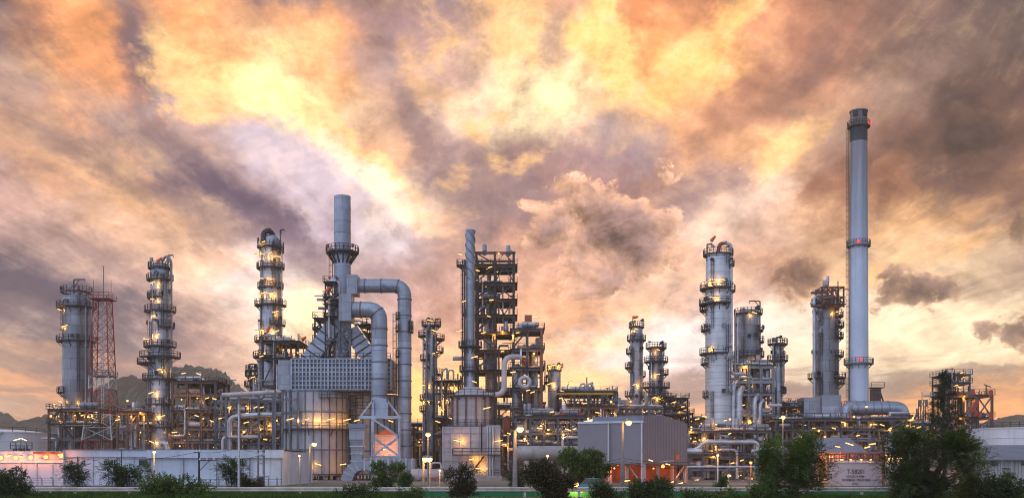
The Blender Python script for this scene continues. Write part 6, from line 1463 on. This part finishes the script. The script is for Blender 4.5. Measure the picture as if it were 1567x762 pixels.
# the two large trees on the right
auto('tree', 'large feathery green tree between the silver rack and the lettered tank', 'tree', 1221, 668, 770, 62, 80, 'leaf_green', 950, 24, 3, 0.25, per=11, L=0.30, W=0.034, r=0.2, up=0.5, twig=1.5, feather=True)
auto('tree', 'feathery outer bough tree leaning left of the large feathery tree', 'tree', 1178, 694, 768, 28, 83, 'leaf_blue', 260, 9, 4, 0.30, per=11, L=0.26, W=0.030, r=0.10, up=0.4, twig=1.3, feather=True)
auto('tree', 'biggest dark bushy tree spreading below the conifer', 'tree', 1418, 658, 772, 76, 79, 'leaf_dark', 1500, 30, 5, 0.27, per=11, L=0.32, W=0.040, r=0.24, up=0.45, twig=1.5, feather=True)
auto('tree', 'lamplit yellow green tree on the right flank of the biggest dark tree', 'tree', 1484, 676, 770, 34, 82, 'leaf_lamplit', 480, 13, 6, 0.30, per=11, L=0.28, W=0.034, r=0.14, up=0.2, twig=1.5, feather=True)
# casuarina
t = T('conifer', 'wispy dark conifer with a thin crooked top rising over the bushy tree', 'tree', 1444, 92, 'trees and shrubs along the guardrail')
q = random.Random(77); H = t.z(569)
tr = [Vector((0, 0, 0)), Vector((.15, 0, H * .3)), Vector((-.05, 0, H * .6)), Vector((.1, 0, H * .85)), Vector((0.02, 0, H))]
t.part(MB().tube(tr, [.2, .16, .11, .06, .015], 8), 'trunk', 'bark')
mb = MB(); lb = MB()
for i in range(170):
    f = 0.22 + 0.78 * (i / 170); z = H * f; a = q.uniform(0, 6.283)
    ln = (1.0 - f) * 3.3 + 0.34 + q.uniform(-.25, .45) * (1.15 - f)
    if ln < .15: continue
    d_ = Vector((math.cos(a), math.sin(a), q.uniform(.1, .8))).normalized(); p0 = Vector((0.05, 0, z)); p1 = p0 + d_ * ln
    lb.tube([p0, p0.lerp(p1, .5) + Vector((0, 0, .06)), p1], [.035, .02, .008], 4)
    for k in range(int(7 + 13 * ln)):
        g_ = q.uniform(.25, 1.05); c = p0.lerp(p1, g_)
        for m_ in range(5):
            u = (d_ * .5 + rdir(q) * .7 + Vector((0, 0, -.35))).normalized(); leaf(mb, c + rdir(q) * .12, u, rdir(q), q.uniform(.18, .36), .011)
t.part(lb, 'limb', 'bark'); t.part(mb, 'crown', 'needle', smooth=False)
# smaller trees and shrubs: label, centre px, top, bottom, half width, distance
SMALL = [
 ('shrub', 'dark round shrub at the guardrail end by the boundary wall', 14, 727, 765, 34, 84, 'leaf_dark', 900, 10, .16, .035, .08),
 ('tree', 'loose grey green tree before the warehouse corner', 117, 702, 746, 24, 108, 'leaf_blue', 700, 10, .2, .03, .08),
 ('tree', 'broad dark tree beside the loose grey green one at the warehouse', 185, 706, 748, 40, 105, 'leaf_dark', 1100, 13, .2, .035, .09),
 ('tree', 'pointed dark green tree beside the tall thin pole', 352, 705, 750, 27, 104, 'leaf_dark', 800, 11, .18, .03, .08),
 ('shrub', 'olive shrub leaning against the twin pole', 384, 724, 750, 17, 106, 'leaf_brown', 350, 6, .16, .03, .05),
 ('tree', 'leafy green tree under the duct trestle', 594, 709, 748, 26, 110, 'leaf_green', 800, 10, .2, .06, .09),
 ('shrub', 'small green bush right of the tree under the trestle', 624, 724, 748, 13, 108, 'leaf_green', 260, 5, .18, .05, .05),
 ('tree', 'thin brownish tree in front of the mauve heater', 706, 708, 764, 24, 85, 'leaf_brown', 620, 11, .15, .04, .06),
 ('shrub', 'green shrub behind the tall amber lamp pole', 786, 720, 750, 20, 112, 'leaf_blue', 380, 6, .18, .04, .05),
 ('tree', 'dense dark brown crowned tree left of the low amber lamp', 842, 709, 768, 40, 83, 'leaf_brown', 1500, 14, .17, .05, .11),
 ('tree', 'rounded lush green tree before the big grey drum', 893, 688, 746, 35, 114, 'leaf_green', 1400, 14, .24, .07, .12),
 ('shrub', 'wide dark spreading shrub in front of the grey building', 995, 730, 766, 40, 83, 'leaf_dark', 900, 10, .16, .04, .07),
 ('shrub', 'low dark shrub hugging the guardrail under the lamp pole', 932, 744, 768, 26, 84, 'leaf_dark', 560, 8, .14, .035, .05),
 ('shrub', 'tiny bush behind the rail below the silver rack', 1103, 733, 750, 11, 104, 'leaf_green', 200, 5, .16, .04, .04),
 ('shrub', 'leafy vine mound creeping over the rail by the warehouse', 270, 737, 760, 58, 86, 'leaf_green', 900, 14, .15, .05, .04),
 ('shrub', 'low bramble in front of the green kerb wall', 1085, 753, 770, 46, 83, 'leaf_green', 420, 12, .14, .045, .04),
 ('shrub', 'bright leafy shoot cluster against the pale shed', 1533, 722, 766, 18, 90, 'leaf_green', 420, 7, .2, .03, .05),
 ('shrub', 'dark bramble bank in the corner below the pale shed', 1540, 738, 772, 50, 81, 'leaf_dark', 1100, 14, .16, .045, .06),
 ('shrub', 'dark low bush below the trestle by the rail', 545, 748, 766, 36, 84, 'leaf_dark', 420, 8, .14, .04, .04),
 ('shrub', 'low grassy bush between twin lamps and brownish tree', 628, 751, 768, 20, 84, 'leaf_green', 220, 6, .14, .03, .04),
 ('shrub', 'thin sapling with sparse leaves before the boundary wall', 31, 712, 738, 9, 98, 'leaf_blue', 60, 7, .2, .05, .03),
 ('shrub', 'low bush at the foot of the large feathery tree', 1150, 744, 768, 30, 79, 'leaf_green', 420, 7, .15, .045, .05),
]
for i, (nm, lb_, px, tp, bt, hw, d, mt, n, nc, L, W, r) in enumerate(SMALL):
    if nm == 'tree' and mt in ('leaf_blue', 'leaf_dark'):
        auto(nm, lb_, 'tree', px, tp, bt, hw, d, mt, int(n * .42), nc, 100 + i, 0.36, per=9, L=L * 1.5, W=W * 1.1, r=r, twig=1.0, feather=True); continue
    auto(nm, lb_, 'tree' if nm == 'tree' else 'shrub', px, tp, bt, hw, d, mt, n, nc, 100 + i, 0.40, per=11, L=L, W=W, r=r, twig=0.5)
# grass
q = random.Random(5); mb = MB()
def tuft(x, y, h, n):
    for _ in range(n):
        a = q.uniform(0, 6.283); u = Vector((math.cos(a) * .35, math.sin(a) * .35, 1)).normalized(); hh = h * q.uniform(.6, 1.25); w = Vector((-math.sin(a), math.cos(a), 0)) * q.uniform(.012, .024)
        b_ = Vector((x + q.uniform(-.1, .1), y + q.uniform(-.1, .1), 0)); m = b_ + u * hh * .55; tp = b_ + u * hh + Vector((math.cos(a), math.sin(a), 0)) * hh * .25
        mb.add([b_ - w, b_ + w, m + w * .8, tp, m - w * .8], [(0, 1, 2, 3, 4)])
for _ in range(6800):
    y = q.uniform(82.5, 89.3); px = q.uniform(-30, 1600)
    if 645 < px < 1140 and y > 84.6 and q.random() < .85: continue
    hgt = 0.46 if px < 640 else 0.16 if px < 1120 else 0.34
    tuft(PX(px, y), y, hgt * q.uniform(.5, 1.3) * (1.0 if y > 84 else .8), 5)
for _ in range(2400):
    y = q.uniform(90.6, 112); px = q.uniform(-30, 640); tuft(PX(px, y), y, q.uniform(.25, .55), 5)
tag(mb.obj('grass', 'grass', smooth=False), kind='stuff')
# distant woods closing the horizon
q = random.Random(9); mb = MB()
for px in range(-260, 1850, 7):
    d = q.uniform(420, 560); x = PX(px, d); h = q.uniform(7, 12)
    for k in range(26):
        v = rdir(q); p = Vector((x, d, h * .55)) + Vector((v.x * 4.5, v.y * 4.5, v.z * h * .5)); leaf(mb, p, rdir(q), rdir(q), 2.6, 1.0)
tag(mb.obj('far_woods', 'leaf_dark', smooth=False), kind='stuff')
# ------------------------------------------------------------------ evening haze: one closed box of air round the whole place
hm = bpy.data.materials.new('evening_haze'); hm.use_nodes = True
t_ = hm.node_tree; t_.nodes.clear(); N = NT(t_)
pv_ = N.n('ShaderNodeVolumePrincipled'); pv_.inputs['Color'].default_value = (0.94, 0.86, 0.76, 1); pv_.inputs['Density'].default_value = 0.00022; pv_.inputs['Anisotropy'].default_value = 0.3
o_ = N.n('ShaderNodeOutputMaterial'); N.link(pv_.outputs[0], o_.inputs['Volume'])
hz = MB().span(-1500, 1500, -350, 1560, -1.0, 116.0).obj('haze', hm, smooth=False); tag(hz, kind='stuff')
# ------------------------------------------------------------------ the low sun behind the clouds
sl = bpy.data.lights.new('sun', 'SUN'); sl.energy = 1.0; sl.angle = R(12); sl.color = (1.0, 0.72, 0.42)
so = bpy.data.objects.new('sun', sl); col.objects.link(so)
so.rotation_euler = (R(-(90 - 20)), 0, R(-2))     # shines from above the middle of the picture towards the viewer
# ------------------------------------------------------------------ camera, sun, view
cam = bpy.data.cameras.new('camera'); co = bpy.data.objects.new('camera', cam); col.objects.link(co)
co.location = (0, 0, CZ); co.rotation_euler = (R(90), 0, 0)
cam.sensor_width = 36; cam.sensor_fit = 'HORIZONTAL'; cam.lens = 36.0 * F / 1567.0
cam.shift_y = (HY - 381.0) / 1567.0
cam.clip_start = 0.5; cam.clip_end = 20000
scn.camera = co
vs = scn.view_settings; vs.view_transform = 'Standard'; vs.look = 'None'; vs.exposure = 0; vs.gamma = 1; vs.use_curve_mapping = False
scn.render.engine = 'CYCLES'
scn.cycles.filter_width = 1.05
